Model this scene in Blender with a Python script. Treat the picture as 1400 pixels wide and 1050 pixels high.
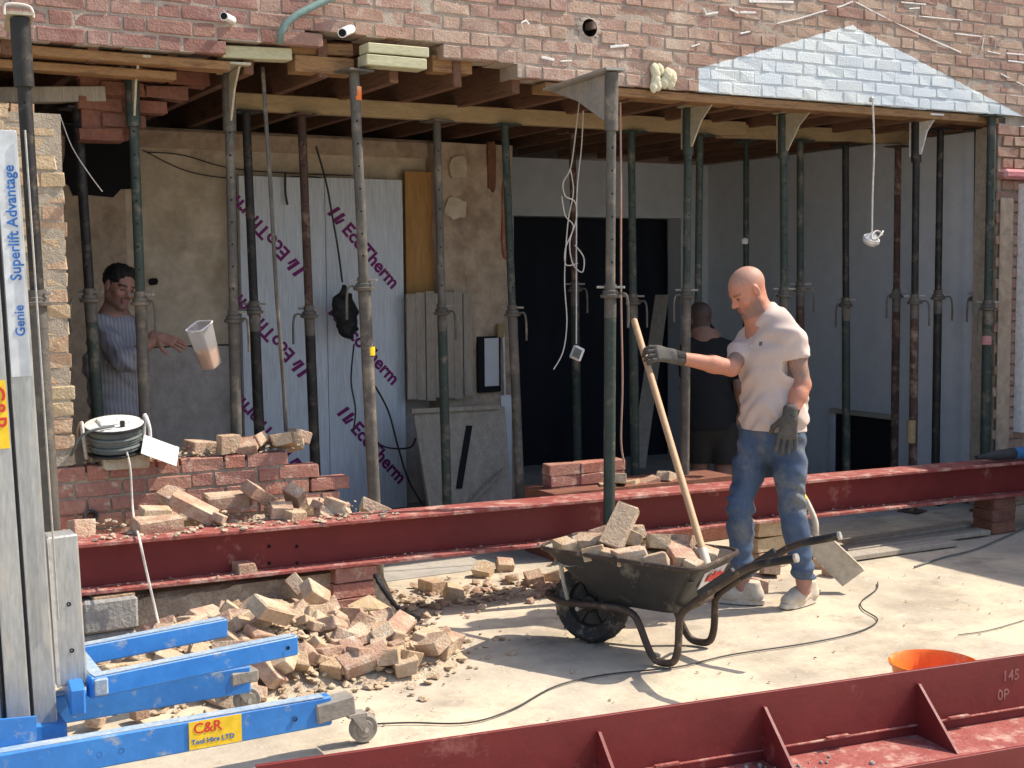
import bpy, bmesh, math, random
import numpy as np
from mathutils import Vector, Matrix, Euler, noise
random.seed(7)
R = math.radians
for o in list(bpy.data.objects): bpy.data.objects.remove(o)
scn = bpy.context.scene
COL = scn.collection
# ---------------------------------------------------------------- camera
# world: X runs along the house wall, Y into the house (outer wall face Y=0), Z up, metres
FPX = 1800.0
CAM = np.array([0, -6.4, 1.66])
_yaw, _pit, _rol = R(29.4), R(4.55), R(-0.5)
_F = np.array([math.sin(_yaw), math.cos(_yaw), 0]); _R = np.array([math.cos(_yaw), -math.sin(_yaw), 0]); _U = np.array([0, 0, 1.])
FW = math.cos(_pit)*_F - math.sin(_pit)*_U
_u = math.cos(_pit)*_U + math.sin(_pit)*_F
RT = math.cos(_rol)*_R + math.sin(_rol)*_u
UP = math.cos(_rol)*_u - math.sin(_rol)*_R
cam = bpy.data.cameras.new('camera'); camo = bpy.data.objects.new('camera', cam); COL.objects.link(camo)
cam.sensor_width = 36; cam.lens = 36*FPX/1400; cam.clip_end = 500; cam.clip_start = .05
m = Matrix.Identity(4)
for i in range(3):
    m[i][0], m[i][1], m[i][2], m[i][3] = RT[i], UP[i], -FW[i], CAM[i]
camo.matrix_world = m
scn.camera = camo
# ---------------------------------------------------------------- sky and sun
SUN_EL, SUN_AZ = R(50), R(13)          # azimuth: how far in front of the wall plane the sun stands
sd = Vector((math.cos(SUN_EL)*math.cos(SUN_AZ), -math.cos(SUN_EL)*math.sin(SUN_AZ), math.sin(SUN_EL)))
w = bpy.data.worlds.new('World'); scn.world = w; w.use_nodes = True
nt = w.node_tree; bg = nt.nodes['Background']
sky = nt.nodes.new('ShaderNodeTexSky'); sky.sky_type = 'NISHITA'; sky.sun_disc = False
sky.sun_elevation = SUN_EL; sky.sun_rotation = math.atan2(sd.x, sd.y); sky.dust_density = 2.0
nt.links.new(sky.outputs[0], bg.inputs[0]); bg.inputs[1].default_value = 0.15
sl = bpy.data.lights.new('sun', 'SUN'); sl.energy = 4.2; sl.angle = R(0.5); sl.color = (1, .90, .76)
slo = bpy.data.objects.new('sun', sl); COL.objects.link(slo)
slo.rotation_euler = sd.to_track_quat('Z', 'Y').to_euler(); slo.location = (12, -8, 14)
vs = scn.view_settings
vs.view_transform = 'Standard'; vs.look = 'None'; vs.gamma = 1; vs.use_curve_mapping = False; vs.exposure = 0.66
# ---------------------------------------------------------------- pixel -> place helpers (photo pixels, 1400x1050)
def ray(x, y): return FW + (x-700)/FPX*RT - (y-525)/FPX*UP
def G(x, y, z=0):
    d = ray(x, y); return Vector(CAM + (z-CAM[2])/d[2]*d)
def P(x, y, Y):
    d = ray(x, y); return Vector(CAM + (Y-CAM[1])/d[1]*d)
def PX(x, y, X):
    d = ray(x, y); return Vector(CAM + (X-CAM[0])/d[0]*d)
def D(x, y, dep): return Vector(CAM + dep*ray(x, y))
# ---------------------------------------------------------------- materials
MATS = {}
def mat(name, cols, scale=6., rough=.85, metal=0., bump=.15, bscale=60., rnd=None, dust=None, streak=None, spec=.3, attr=None, stretch=None, detail=6, vary=.55):
    """cols: colours mixed by world-space noise; rnd: colours picked per object; dust: (colour, amount, scale)"""
    m = bpy.data.materials.new(name); m.use_nodes = True; MATS[name] = m
    n, l = m.node_tree.nodes, m.node_tree.links
    b = n['Principled BSDF']; b.inputs['Roughness'].default_value = rough; b.inputs['Metallic'].default_value = metal
    b.inputs['Specular IOR Level'].default_value = spec
    geo = n.new('ShaderNodeNewGeometry'); pos = geo.outputs['Position']
    if stretch:
        mp = n.new('ShaderNodeMapping'); mp.inputs['Scale'].default_value = stretch; l.new(pos, mp.inputs[0]); pos = mp.outputs[0]
    def nz(s, det=detail, ro=.6):
        t = n.new('ShaderNodeTexNoise'); t.inputs['Scale'].default_value = s; t.inputs['Detail'].default_value = det; t.inputs['Roughness'].default_value = ro
        l.new(pos, t.inputs['Vector']); return t.outputs['Fac']
    def ramp(fac, stops):
        r = n.new('ShaderNodeValToRGB'); e = r.color_ramp.elements
        while len(e) < len(stops): e.new(.5)
        for k, (p, c) in enumerate(stops): e[k].position = p; e[k].color = (*c[:3], 1)
        l.new(fac, r.inputs[0]); return r.outputs[0]
    def mix(f, a, c, mode='MIX'):
        x = n.new('ShaderNodeMix'); x.data_type = 'RGBA'; x.blend_type = mode
        if isinstance(f, (int, float)): x.inputs[0].default_value = f
        else: l.new(f, x.inputs[0])
        for s, v in ((x.inputs[6], a), (x.inputs[7], c)):
            if isinstance(v, tuple): s.default_value = (*v[:3], 1)
            else: l.new(v, s)
        return x.outputs[2]
    k = len(cols)
    c = ramp(nz(scale), [(.3+.4*i/max(1, k-1), cc) for i, cc in enumerate(cols)]) if k > 1 else None
    if rnd:
        oi = n.new('ShaderNodeObjectInfo'); r = n.new('ShaderNodeValToRGB'); r.color_ramp.interpolation = 'CONSTANT'
        e = r.color_ramp.elements
        while len(e) < len(rnd): e.new(.5)
        for i, cc in enumerate(rnd): e[i].position = i/len(rnd); e[i].color = (*cc, 1)
        l.new(oi.outputs['Random'], r.inputs[0])
        c = mix(.55, r.outputs[0], c) if c else r.outputs[0]
    if attr:
        a = n.new('ShaderNodeVertexColor'); a.layer_name = attr
        c = mix(.93, c, a.outputs[0]) if c else a.outputs[0]
    if c is None:
        c = mix(0., cols[0], cols[0])
    f2 = nz(scale*5, 4)
    c = mix(vary, c, ramp(f2, [(.25, (.55,)*3), (.75, (1.25,)*3)]), 'MULTIPLY')
    for dust in ([] if not dust else dust if isinstance(dust, list) else [dust]):
        df = ramp(nz(dust[2], 8, .7), [(.62-dust[1]*.35, (0, 0, 0)), (.72-dust[1]*.2, (1, 1, 1))])
        c = mix(df, c, dust[0])
    m['_c'] = 1
    l.new(c, b.inputs['Base Color'])
    if bump:
        bp = n.new('ShaderNodeBump'); bp.inputs['Strength'].default_value = bump; bp.inputs['Distance'].default_value = .02
        l.new(nz(bscale, 5), bp.inputs['Height']); l.new(bp.outputs[0], b.inputs['Normal'])
    rr = n.new('ShaderNodeMapRange'); rr.inputs[3].default_value = max(0, rough-.12); rr.inputs[4].default_value = min(1, rough+.12)
    l.new(f2, rr.inputs[0]); l.new(rr.outputs[0], b.inputs['Roughness'])
    m['_mix'] = 0
    return m

def painted(mt, tri, paint_cols):
    """a coat of masonry paint inside a triangle on the wall (wall coordinates X,Z) over a brick or mortar material"""
    n, l = mt.node_tree.nodes, mt.node_tree.links
    b = n['Principled BSDF']; old = b.inputs['Base Color'].links[0].from_socket
    geo = n.new('ShaderNodeNewGeometry'); sp = n.new('ShaderNodeSeparateXYZ'); l.new(geo.outputs['Position'], sp.inputs[0])
    tn = n.new('ShaderNodeTexNoise'); tn.inputs['Scale'].default_value = 25; l.new(geo.outputs['Position'], tn.inputs['Vector'])
    def mth(op, a, c=None):
        x = n.new('ShaderNodeMath'); x.operation = op
        for s, v in zip(x.inputs, (a, c)):
            if v is None: continue
            if isinstance(v, (int, float)): s.default_value = v
            else: l.new(v, s)
        return x.outputs[0]
    wob = mth('MULTIPLY', mth('SUBTRACT', tn.outputs[0], .5), .02)
    acc = None
    for (x0, z0, x1, z1) in tri:                      # inside = left of each edge
        L = math.hypot(x1-x0, z1-z0); nx, nz = -(z1-z0)/L, (x1-x0)/L
        d = mth('ADD', mth('ADD', mth('MULTIPLY', sp.outputs[0], nx), mth('MULTIPLY', sp.outputs[2], nz)), -(nx*x0+nz*z0))
        acc = d if acc is None else mth('MINIMUM', acc, d)
    msk = mth('GREATER_THAN', mth('ADD', acc, wob), 0)
    t2 = n.new('ShaderNodeTexNoise'); t2.inputs['Scale'].default_value = 1.6; t2.inputs['Detail'].default_value = 2; l.new(geo.outputs['Position'], t2.inputs['Vector'])
    rp = n.new('ShaderNodeValToRGB'); e = rp.color_ramp.elements
    e[0].position = .42; e[0].color = (*paint_cols[0], 1); e[1].position = .56; e[1].color = (*paint_cols[1], 1)
    l.new(t2.outputs[0], rp.inputs[0])
    x = n.new('ShaderNodeMix'); x.data_type = 'RGBA'; l.new(msk, x.inputs[0]); l.new(old, x.inputs[6]); l.new(rp.outputs[0], x.inputs[7])
    l.new(x.outputs[2], b.inputs['Base Color'])

DUST = (.52, .44, .33)
WALL_BR = [(.36, .215, .185), (.42, .285, .235), (.33, .205, .19), (.46, .355, .29), (.40, .28, .25), (.50, .41, .33), (.37, .25, .225), (.45, .31, .255), (.31, .235, .22), (.53, .45, .37)]
mat('brick_wall', [(.34, .22, .19), (.49, .37, .30)], 9, .92, bump=.5, bscale=90, rnd=WALL_BR, dust=[((.52, .45, .385), .36, 2.6), ((.62, .57, .50), .12, 7)])
mat('mortar_wall', [(.52, .44, .36), (.38, .31, .26)], 5, .95, bump=.6, bscale=120)
tri = [(4.90, 2.70, 8.3, 2.70), (7.85, 2.745, 6.13, 3.262), (6.13, 3.262, 4.905, 2.905), (4.905, 3.0, 4.905, 2.5)]
def tone_along_wall(mt, stops):
    # the wall was built and patched in stretches: older purple red brick by the pier, buff repair in the middle, brown beyond
    n, l = mt.node_tree.nodes, mt.node_tree.links; b = n['Principled BSDF']; old = b.inputs['Base Color'].links[0].from_socket
    geo = n.new('ShaderNodeNewGeometry'); sp = n.new('ShaderNodeSeparateXYZ'); l.new(geo.outputs['Position'], sp.inputs[0])
    tn = n.new('ShaderNodeTexNoise'); tn.inputs['Scale'].default_value = 2.2; l.new(geo.outputs['Position'], tn.inputs['Vector'])
    a = n.new('ShaderNodeMath'); a.operation = 'MULTIPLY_ADD'; l.new(tn.outputs[0], a.inputs[0]); a.inputs[1].default_value = 1.4; l.new(sp.outputs[0], a.inputs[2])
    mr = n.new('ShaderNodeMapRange'); mr.inputs[1].default_value = 0; mr.inputs[2].default_value = 10; l.new(a.outputs[0], mr.inputs[0])
    rp = n.new('ShaderNodeValToRGB'); e = rp.color_ramp.elements
    while len(e) < len(stops): e.new(.5)
    for k, (p, c) in enumerate(stops): e[k].position = p; e[k].color = (*c, 1)
    l.new(mr.outputs[0], rp.inputs[0])
    x = n.new('ShaderNodeMix'); x.data_type = 'RGBA'; x.blend_type = 'MULTIPLY'; x.inputs[0].default_value = 1; l.new(old, x.inputs[6]); l.new(rp.outputs[0], x.inputs[7]); l.new(x.outputs[2], b.inputs['Base Color'])
tone_along_wall(MATS['brick_wall'], [(.26, (.72, .55, .54)), (.38, (1.0, .92, .86)), (.52, (1.05, .98, .90)), (.64, (.92, .82, .74))])
for k in ('brick_wall', 'mortar_wall'): painted(MATS[k], tri, ((.64, .71, .75), (.73, .78, .77)))
mat('brick_low', [(.36, .15, .12), (.48, .28, .20)], 9, .92, bump=.5, bscale=90, rnd=[(.40, .16, .13), (.47, .15, .10), (.34, .14, .12), (.44, .22, .16), (.38, .18, .15)], dust=((.6, .5, .38), .2, 12))
mat('brick_pale', [(.48, .33, .20), (.55, .43, .28)], 7, .95, bump=.6, bscale=70, rnd=[(.54, .42, .25), (.48, .29, .19), (.52, .38, .23), (.44, .24, .17), (.55, .46, .29), (.47, .28, .20)], dust=((.58, .48, .34), .3, 6))
mat('brick_rubble', [(.43, .26, .19), (.54, .40, .29)], 10, .95, bump=.6, bscale=80, rnd=[(.51, .38, .20), (.42, .22, .15), (.55, .45, .29), (.47, .31, .21), (.36, .19, .13), (.54, .42, .23), (.32, .20, .14), (.48, .33, .20), (.42, .25, .17)], dust=[((.58, .48, .345), .44, 7), ((.62, .56, .47), .08, 16)])
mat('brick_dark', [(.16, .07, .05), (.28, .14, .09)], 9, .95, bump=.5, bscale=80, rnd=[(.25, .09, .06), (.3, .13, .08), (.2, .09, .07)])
mat('mortar', [(.52, .45, .35), (.36, .30, .23)], 6, .95, bump=.7, bscale=110)
mat('rubble_dust', [(.60, .50, .36), (.44, .35, .25), (.66, .58, .45)], 14, .97, bump=.8, bscale=70)
mat('concrete', [(.33, .28, .21), (.45, .39, .305), (.53, .47, .38)], 1.0, .92, bump=.25, bscale=30, dust=[((.60, .51, .375), .45, 1.7), ((.30, .25, .195), .10, 2.6), ((.40, .30, .22), .06, 5.5), ((.64, .57, .45), .08, 11)], spec=.25, detail=9)
mat('concrete_inside', [(.34, .32, .29), (.44, .41, .37)], 2, .92, bump=.3, bscale=40, dust=((.45, .40, .33), .3, 3))
mat('plaster_cream', [(.56, .47, .34), (.66, .57, .44), (.48, .39, .27)], 2.2, .93, bump=.2, bscale=30, dust=((.36, .29, .2), .15, 2.5))
mat('plaster_lower', [(.46, .42, .38), (.55, .50, .46)], 2.5, .95, bump=.4, bscale=35)
mat('plaster_grey', [(.56, .60, .64), (.62, .65, .68)], 1.6, .9, bump=.08, bscale=25, vary=.2)
mat('plaster_brown', [(.42, .32, .23), (.54, .43, .32), (.32, .23, .16)], 3, .95, bump=.5, bscale=30)
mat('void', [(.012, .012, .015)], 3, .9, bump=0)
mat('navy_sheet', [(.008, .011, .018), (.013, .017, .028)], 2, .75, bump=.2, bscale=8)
mat('insulation', [(.60, .67, .74), (.70, .76, .81)], 1.5, .55, bump=.06, bscale=18, spec=.4, stretch=(18, 18, 1))
mat('print_purple', [(.20, .012, .15)], 3, .6, bump=0)
mat('print_blue', [(.03, .16, .50)], 3, .5, bump=0)
mat('print_red', [(.62, .05, .04)], 3, .5, bump=0)
mat('sticker_yellow', [(.85, .56, .02), (.9, .62, .05)], 5, .5, bump=0)
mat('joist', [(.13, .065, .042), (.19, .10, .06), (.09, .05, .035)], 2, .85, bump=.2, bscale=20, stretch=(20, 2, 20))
mat('timber', [(.33, .24, .13), (.42, .32, .18)], 2, .8, bump=.15, bscale=25, stretch=(2, 14, 14))
mat('timber_orange', [(.26, .13, .06), (.38, .22, .10), (.19, .10, .055)], 3, .88, bump=.5, bscale=25, stretch=(2, 14, 14))
mat('timber_grey', [(.36, .31, .25), (.46, .41, .34)], 2, .9, bump=.3, bscale=25, stretch=(10, 10, 1.5))
mat('timber_green', [(.50, .48, .30), (.58, .56, .38)], 3, .85, bump=.15, bscale=30, stretch=(2, 12, 12))
mat('ply', [(.42, .22, .07), (.50, .29, .11)], 1.2, .75, bump=.1, bscale=20, stretch=(7, 7, 1))
mat('prop_green', [(.035, .058, .047), (.062, .078, .066)], 6, .6, metal=.15, bump=.15, bscale=80, dust=((.19, .16, .125), .28, 9))
mat('prop_dark', [(.022, .022, .023), (.045, .042, .038)], 6, .55, metal=.3, bump=.15, bscale=80, dust=((.13, .105, .08), .25, 9))
mat('prop_rust', [(.105, .06, .046), (.07, .048, .04)], 6, .75, metal=.2, bump=.25, bscale=80, dust=((.33, .24, .17), .3, 9))
mat('prop_grey', [(.10, .092, .078), (.155, .14, .12)], 6, .65, metal=.2, bump=.2, bscale=80, dust=((.26, .22, .17), .3, 8))
mat('galv', [(.40, .39, .36), (.52, .50, .46)], 8, .55, metal=.5, bump=.12, bscale=60, dust=((.5, .44, .34), .3, 10))
mat('steel_bright', [(.55, .54, .50), (.66, .65, .60)], 7, .5, metal=.4, bump=.1, bscale=60)
mat('plate_cream', [(.46, .41, .29), (.54, .50, .38)], 6, .75, bump=.2, bscale=60)
mat('red_oxide', [(.155, .020, .021), (.205, .029, .027)], 2.5, .5, bump=.06, bscale=35, vary=.3, dust=((.36, .15, .12), .06, 3.5), spec=.35)
mat('red_lit', [(.27, .055, .048), (.36, .12, .10)], 9, .7, bump=.3, bscale=60, dust=((.50, .33, .27), .34, 11))  # lighter red with dust: sunlight on flanges and ledges put into the colour
mat('chalk_faint', [(.30, .11, .10), (.36, .17, .15)], 20, .8, bump=0)
mat('alu', [(.40, .42, .42), (.50, .51, .50)], 3, .45, metal=.55, bump=.05, bscale=30, dust=((.52, .50, .45), .2, 5), stretch=(6, 6, 1))
mat('alu_white', [(.60, .64, .66), (.68, .72, .74)], 3, .5, metal=.2, bump=.04, bscale=30)
mat('blue_paint', [(.025, .17, .52), (.04, .23, .62)], 5, .45, bump=.05, bscale=40, vary=.25, dust=((.30, .36, .42), .12, 14), spec=.45)
mat('blue_pale', [(.22, .35, .50), (.42, .46, .48)], 12, .6, bump=.2, bscale=60)  # paler greyish blue for leg tops, fork tops and a fork bar
mat('rubber', [(.03, .03, .03), (.055, .05, .045)], 9, .8, bump=.25, bscale=60, dust=((.30, .26, .2), .3, 9))
mat('caster_grey', [(.24, .22, .19), (.34, .31, .27)], 9, .75, bump=.2, bscale=60)
mat('black_plastic', [(.012, .013, .014), (.03, .03, .03)], 7, .5, bump=.06, bscale=40, dust=((.13, .12, .10), .12, 8), spec=.45)
mat('tray_inner', [(.36, .33, .28), (.24, .22, .2)], 8, .85, bump=.25, bscale=50, dust=((.5, .45, .36), .4, 8))
mat('tube_brown', [(.055, .04, .032), (.10, .075, .06)], 7, .55, metal=.4, bump=.15, bscale=60, dust=((.28, .22, .16), .2, 9))
mat('label_white', [(.70, .70, .68), (.78, .78, .76)], 5, .6, bump=0)
mat('white_plastic', [(.74, .73, .70), (.80, .79, .77)], 5, .5, bump=.03, bscale=30)
mat('cable_white', [(.62, .58, .52), (.70, .66, .60)], 8, .6, bump=0)
mat('cable_dark', [(.03, .035, .04), (.06, .06, .06)], 8, .6, bump=0)
mat('cable_grey', [(.10, .12, .12), (.17, .19, .18)], 8, .6, bump=.1)
mat('cable_copper', [(.46, .24, .16), (.38, .30, .26)], 8, .6, bump=0)
mat('handle_wood', [(.46, .28, .16), (.54, .36, .21)], 4, .6, bump=.1, bscale=40, stretch=(10, 10, 2))
mat('bucket_orange', [(.85, .17, .015), (.90, .21, .02)], 4, .42, bump=.03, bscale=30, dust=((.75, .45, .25), .15, 7), spec=.45)
mat('blade', [(.52, .47, .38), (.62, .56, .46)], 6, .7, metal=.2, bump=.2, bscale=50)
mat('foam', [(.68, .62, .40), (.76, .72, .54)], 18, .9, bump=.6, bscale=60)
mat('flash_white', [(.78, .76, .72), (.84, .82, .79)], 9, .85, bump=.3, bscale=70)
mat('hose_green', [(.16, .25, .23), (.22, .33, .30)], 6, .5, bump=.08)
mat('pink_stone', [(.62, .22, .25), (.55, .30, .27)], 9, .85, bump=.3)
mat('block_grey', [(.30, .29, .27), (.38, .37, .34)], 7, .95, bump=.5, bscale=60)
mat('bag_black', [(.012, .012, .013), (.025, .025, .027)], 7, .55, bump=.5, bscale=25)
mat('tool_blue', [(.04, .18, .40)], 7, .5, bump=0)
mat('skin', [(.5, .26, .19), (.56, .30, .22)], 20, .58, bump=.15, bscale=160, attr='col', spec=.35, vary=.32)
mat('shirt_pink', [(.56, .445, .39), (.62, .505, .445)], 5, .92, bump=.10, bscale=220, detail=2, vary=.08)
mat('shirt_stripe', [(.30, .30, .34), (.36, .36, .39)], 8, .92, bump=.12, bscale=200, vary=.2)
mat('shirt_dark', [(.007, .008, .010), (.011, .012, .014)], 8, .92, bump=.1, bscale=150)
mat('shorts_dark', [(.018, .016, .014), (.026, .023, .02)], 8, .92, bump=.1, bscale=150)
mat('denim', [(.045, .075, .135), (.085, .125, .20), (.035, .055, .10)], 4, .92, bump=.2, bscale=260, vary=.3, dust=((.20, .20, .19), .30, 3.5))
mat('trousers_dark', [(.06, .065, .075), (.09, .09, .10)], 8, .92, bump=.1, bscale=150)
mat('glove_grey', [(.075, .07, .062), (.135, .125, .11)], 20, .9, bump=.3, bscale=200)
mat('glove_cuff', [(.02, .02, .02), (.035, .035, .035)], 20, .9, bump=.3, bscale=200)
mat('shoe', [(.55, .48, .39), (.62, .55, .45)], 9, .85, bump=.15, bscale=80, dust=((.5, .42, .32), .3, 12))
mat('sole', [(.66, .61, .52), (.58, .52, .43)], 9, .85, bump=.1)
mat('sock', [(.34, .20, .17)], 9, .9, bump=.1)
mat('hair_dark', [(.012, .01, .009), (.03, .025, .022)], 60, .6, bump=.6, bscale=200)
# shirt stripes of the man inside: fine vertical weave lines
def stripe(mt, c, freq):
    n, l = mt.node_tree.nodes, mt.node_tree.links; b = n['Principled BSDF']; old = b.inputs['Base Color'].links[0].from_socket
    geo = n.new('ShaderNodeNewGeometry'); wv = n.new('ShaderNodeTexWave'); wv.inputs['Scale'].default_value = freq; wv.inputs['Distortion'].default_value = 3
    wv.inputs['Detail Scale'].default_value = .6
    l.new(geo.outputs['Position'], wv.inputs[0])
    rp = n.new('ShaderNodeValToRGB'); rp.color_ramp.elements[0].position = .55; rp.color_ramp.elements[1].position = .75; l.new(wv.outputs[1], rp.inputs[0])
    x = n.new('ShaderNodeMix'); x.data_type = 'RGBA'; l.new(rp.outputs[0], x.inputs[0]); l.new(old, x.inputs[6]); x.inputs[7].default_value = (*c, 1)
    l.new(x.outputs[2], b.inputs['Base Color'])
stripe(MATS['shirt_stripe'], (.235, .24, .275), 14)
mt = bpy.data.materials.new('clear_tub'); mt.use_nodes = True; MATS['clear_tub'] = mt
b = mt.node_tree.nodes['Principled BSDF']; b.inputs['Base Color'].default_value = (.86, .84, .82, 1); b.inputs['Roughness'].default_value = .3
b.inputs['Transmission Weight'].default_value = .75; b.inputs['IOR'].default_value = 1.25
mat('sauce', [(.60, .28, .10), (.66, .36, .16)], 12, .5, bump=.1)
# ---------------------------------------------------------------- object helpers
def link(name, me, m=None, parent=None):
    o = bpy.data.objects.new(name, me); COL.objects.link(o)
    if m is not None and me is not None:
        for q in (m if isinstance(m, (list, tuple)) else [m]): me.materials.append(MATS[q])
    if parent is not None: o.parent = parent
    return o
def tag(o, label, cat, group=None):
    o['label'] = label; o['category'] = cat
    if group: o['group'] = group
    return o
def empty(name, loc, label, cat, group=None):
    o = bpy.data.objects.new(name, None); COL.objects.link(o); o.location = loc; o.empty_display_size = .1
    return tag(o, label, cat, group)
def part(name, me, m, parent):
    """a mesh given in world coordinates, as a part of a thing whose Empty only has a location"""
    base = parent
    off = Vector()
    while base is not None: off += base.location; base = base.parent
    me.transform(Matrix.Translation(-off))
    return link(name, me, m, parent)
def bm_mesh(bm, name='mesh', smooth=False):
    me = bpy.data.meshes.new(name); bmesh.ops.recalc_face_normals(bm, faces=bm.faces); bm.to_mesh(me); bm.free()
    if smooth:
        me.polygons.foreach_set('use_smooth', [True]*len(me.polygons)); me.set_sharp_from_angle(angle=R(38))
    return me
def box(bm, c, s, rot=None, bev=0.):
    r = bmesh.ops.create_cube(bm, size=1); vs = r['verts']
    M4 = Matrix.Translation(Vector(c)) @ (rot.to_4x4() if rot is not None else Matrix.Identity(4)) @ Matrix.Diagonal((*s, 1))
    bmesh.ops.transform(bm, matrix=M4, verts=vs)
    if bev:
        es = list({e for v in vs for e in v.link_edges})
        bmesh.ops.bevel(bm, geom=es, offset=bev, segments=1, affect='EDGES', clamp_overlap=True)
def boxm(c, s, rot=None, bev=0.):
    bm = bmesh.new(); box(bm, c, s, rot, bev); return bm_mesh(bm)
def frame_of(a, b, hint=Vector((0, 0, 1))):
    z = (b-a).normalized()
    if abs(z.dot(hint)) > .98: hint = Vector((0, 1, 0))
    x = hint.cross(z).normalized(); y = z.cross(x)
    return Matrix((x, y, z)).transposed()
def bar(bm, a, b, w, h, bev=0., hint=Vector((0, 0, 1))):
    """rectangular bar a->b; w across (horizontal), h along hint"""
    a, b = Vector(a), Vector(b); box(bm, (a+b)/2, (w, h, (b-a).length), frame_of(a, b, hint), bev)
def barm(a, b, w, h, bev=0., hint=Vector((0, 0, 1))):
    bm = bmesh.new(); bar(bm, a, b, w, h, bev, hint); return bm_mesh(bm)
def tube(bm, pts, r, n=10, cap=True):
    pts = [Vector(p) for p in pts]; rr = r if isinstance(r, (list, tuple)) else [r]*len(pts)
    rings = []; prev = None
    for i, p in enumerate(pts):
        t = (pts[min(i+1, len(pts)-1)]-pts[max(i-1, 0)]).normalized()
        if prev is None:
            h = Vector((0, 0, 1)) if abs(t.z) < .9 else Vector((1, 0, 0)); x = h.cross(t).normalized()
        else: x = (prev - t*prev.dot(t)).normalized()
        prev = x; y = t.cross(x)
        rings.append([bm.verts.new(p + (x*math.cos(2*math.pi*k/n)+y*math.sin(2*math.pi*k/n))*rr[i]) for k in range(n)])
    for a, b in zip(rings, rings[1:]):
        for k in range(n): bm.faces.new((a[k], a[(k+1) % n], b[(k+1) % n], b[k]))
    if cap:
        bm.faces.new(rings[0][::-1]); bm.faces.new(rings[-1])
def tubem(pts, r, n=10, cap=True, smooth=True):
    bm = bmesh.new(); tube(bm, pts, r, n, cap); return bm_mesh(bm, smooth=smooth)
def smooth_pts(pts, n=6):
    """Catmull-Rom through pts"""
    pts = [Vector(p) for p in pts]; out = []
    q = [pts[0]] + pts + [pts[-1]]
    for i in range(1, len(q)-2):
        for k in range(n):
            t = k/n; a, b, c, d = q[i-1], q[i], q[i+1], q[i+2]
            out.append(.5*((2*b)+(c-a)*t+(2*a-5*b+4*c-d)*t*t+(3*b-a-3*c+d)*t**3))
    out.append(pts[-1]); return out
def prism(bm, poly, ext):
    """polygon (world points) extruded by vector ext"""
    a = [bm.verts.new(Vector(p)) for p in poly]; b = [bm.verts.new(Vector(p)+Vector(ext)) for p in poly]
    bm.faces.new(a); bm.faces.new(b[::-1]); n = len(a)
    for k in range(n): bm.faces.new((a[k], b[k], b[(k+1) % n], a[(k+1) % n]))
def prismm(poly, ext):
    bm = bmesh.new(); prism(bm, poly, ext); return bm_mesh(bm)
def lathe(bm, c, prof, n=24, M3=None):
    rings = []
    for (r, z) in prof:
        ring = []
        for k in range(n):
            v = Vector((r*math.cos(2*math.pi*k/n), r*math.sin(2*math.pi*k/n), z))
            ring.append(bm.verts.new(Vector(c) + (M3 @ v if M3 is not None else v)))
        rings.append(ring)
    for a, b in zip(rings, rings[1:]):
        for k in range(n): bm.faces.new((a[k], a[(k+1) % n], b[(k+1) % n], b[k]))
    return rings
def lathem(c, prof, n=24, M3=None, smooth=True, cap=False):
    bm = bmesh.new(); rg = lathe(bm, c, prof, n, M3)
    if cap: bm.faces.new(rg[0][::-1]); bm.faces.new(rg[-1])
    return bm_mesh(bm, smooth=smooth)
def text_part(s, size, origin, xdir, ydir, m, parent, name='lettering', thick=.0012, bold=.012):
    """flat print: letters as thin mesh, baseline start at origin, running along xdir"""
    cu = bpy.data.curves.new('t', 'FONT'); cu.body = s; cu.size = size; cu.extrude = thick; cu.resolution_u = 3; cu.offset = bold*size
    ob = bpy.data.objects.new('t', cu); COL.objects.link(ob)
    dg = bpy.context.evaluated_depsgraph_get(); me = bpy.data.meshes.new_from_object(ob.evaluated_get(dg))
    bpy.data.objects.remove(ob); bpy.data.curves.remove(cu)
    me.materials.clear()
    x = Vector(xdir).normalized(); y = Vector(ydir); y = (y-x*y.dot(x)).normalized(); z = x.cross(y)
    M4 = Matrix((x, y, z)).transposed().to_4x4(); M4.translation = Vector(origin); me.transform(M4)
    return part(name, me, m, parent)
def copy_to(o, name=None):
    c = o.copy(); COL.objects.link(c); return c
# ---------------------------------------------------------------- brick meshes (shared)
def brick_mesh(l, d, h, seed, bev=.004, jit=.003):
    rnd = random.Random(seed); bm = bmesh.new(); box(bm, (0, 0, 0), (l, d, h), None, bev)
    for v in bm.verts: v.co += Vector((rnd.uniform(-jit, jit), rnd.uniform(-jit, jit), rnd.uniform(-jit, jit)))
    return bm_mesh(bm, 'brick')
def chunk_mesh(l, d, h, seed, n=26):
    """broken brick: hull of a brick with one end snapped off unevenly"""
    rnd = random.Random(seed); bm = bmesh.new(); pts = []
    for sx in (-1, 1):
        for sy in (-1, 1):
            for sz in (-1, 1):
                k = 1 if sx < 0 else rnd.uniform(.35, 1)
                pts.append((sx*l/2*k, sy*d/2*rnd.uniform(.9, 1), sz*h/2*rnd.uniform(.92, 1)))
    for i in range(7): pts.append((rnd.uniform(0, l/2*.9), rnd.uniform(-d/2, d/2)*.9, rnd.uniform(-h/2, h/2)*.9))
    for p in pts: bm.verts.new(p)
    bmesh.ops.convex_hull(bm, input=bm.verts)
    bmesh.ops.delete(bm, geom=[v for v in bm.verts if not v.link_faces], context='VERTS')
    bmesh.ops.bevel(bm, geom=list(bm.edges), offset=.003, segments=1, affect='EDGES', clamp_overlap=True)
    return bm_mesh(bm, 'brick')
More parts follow.
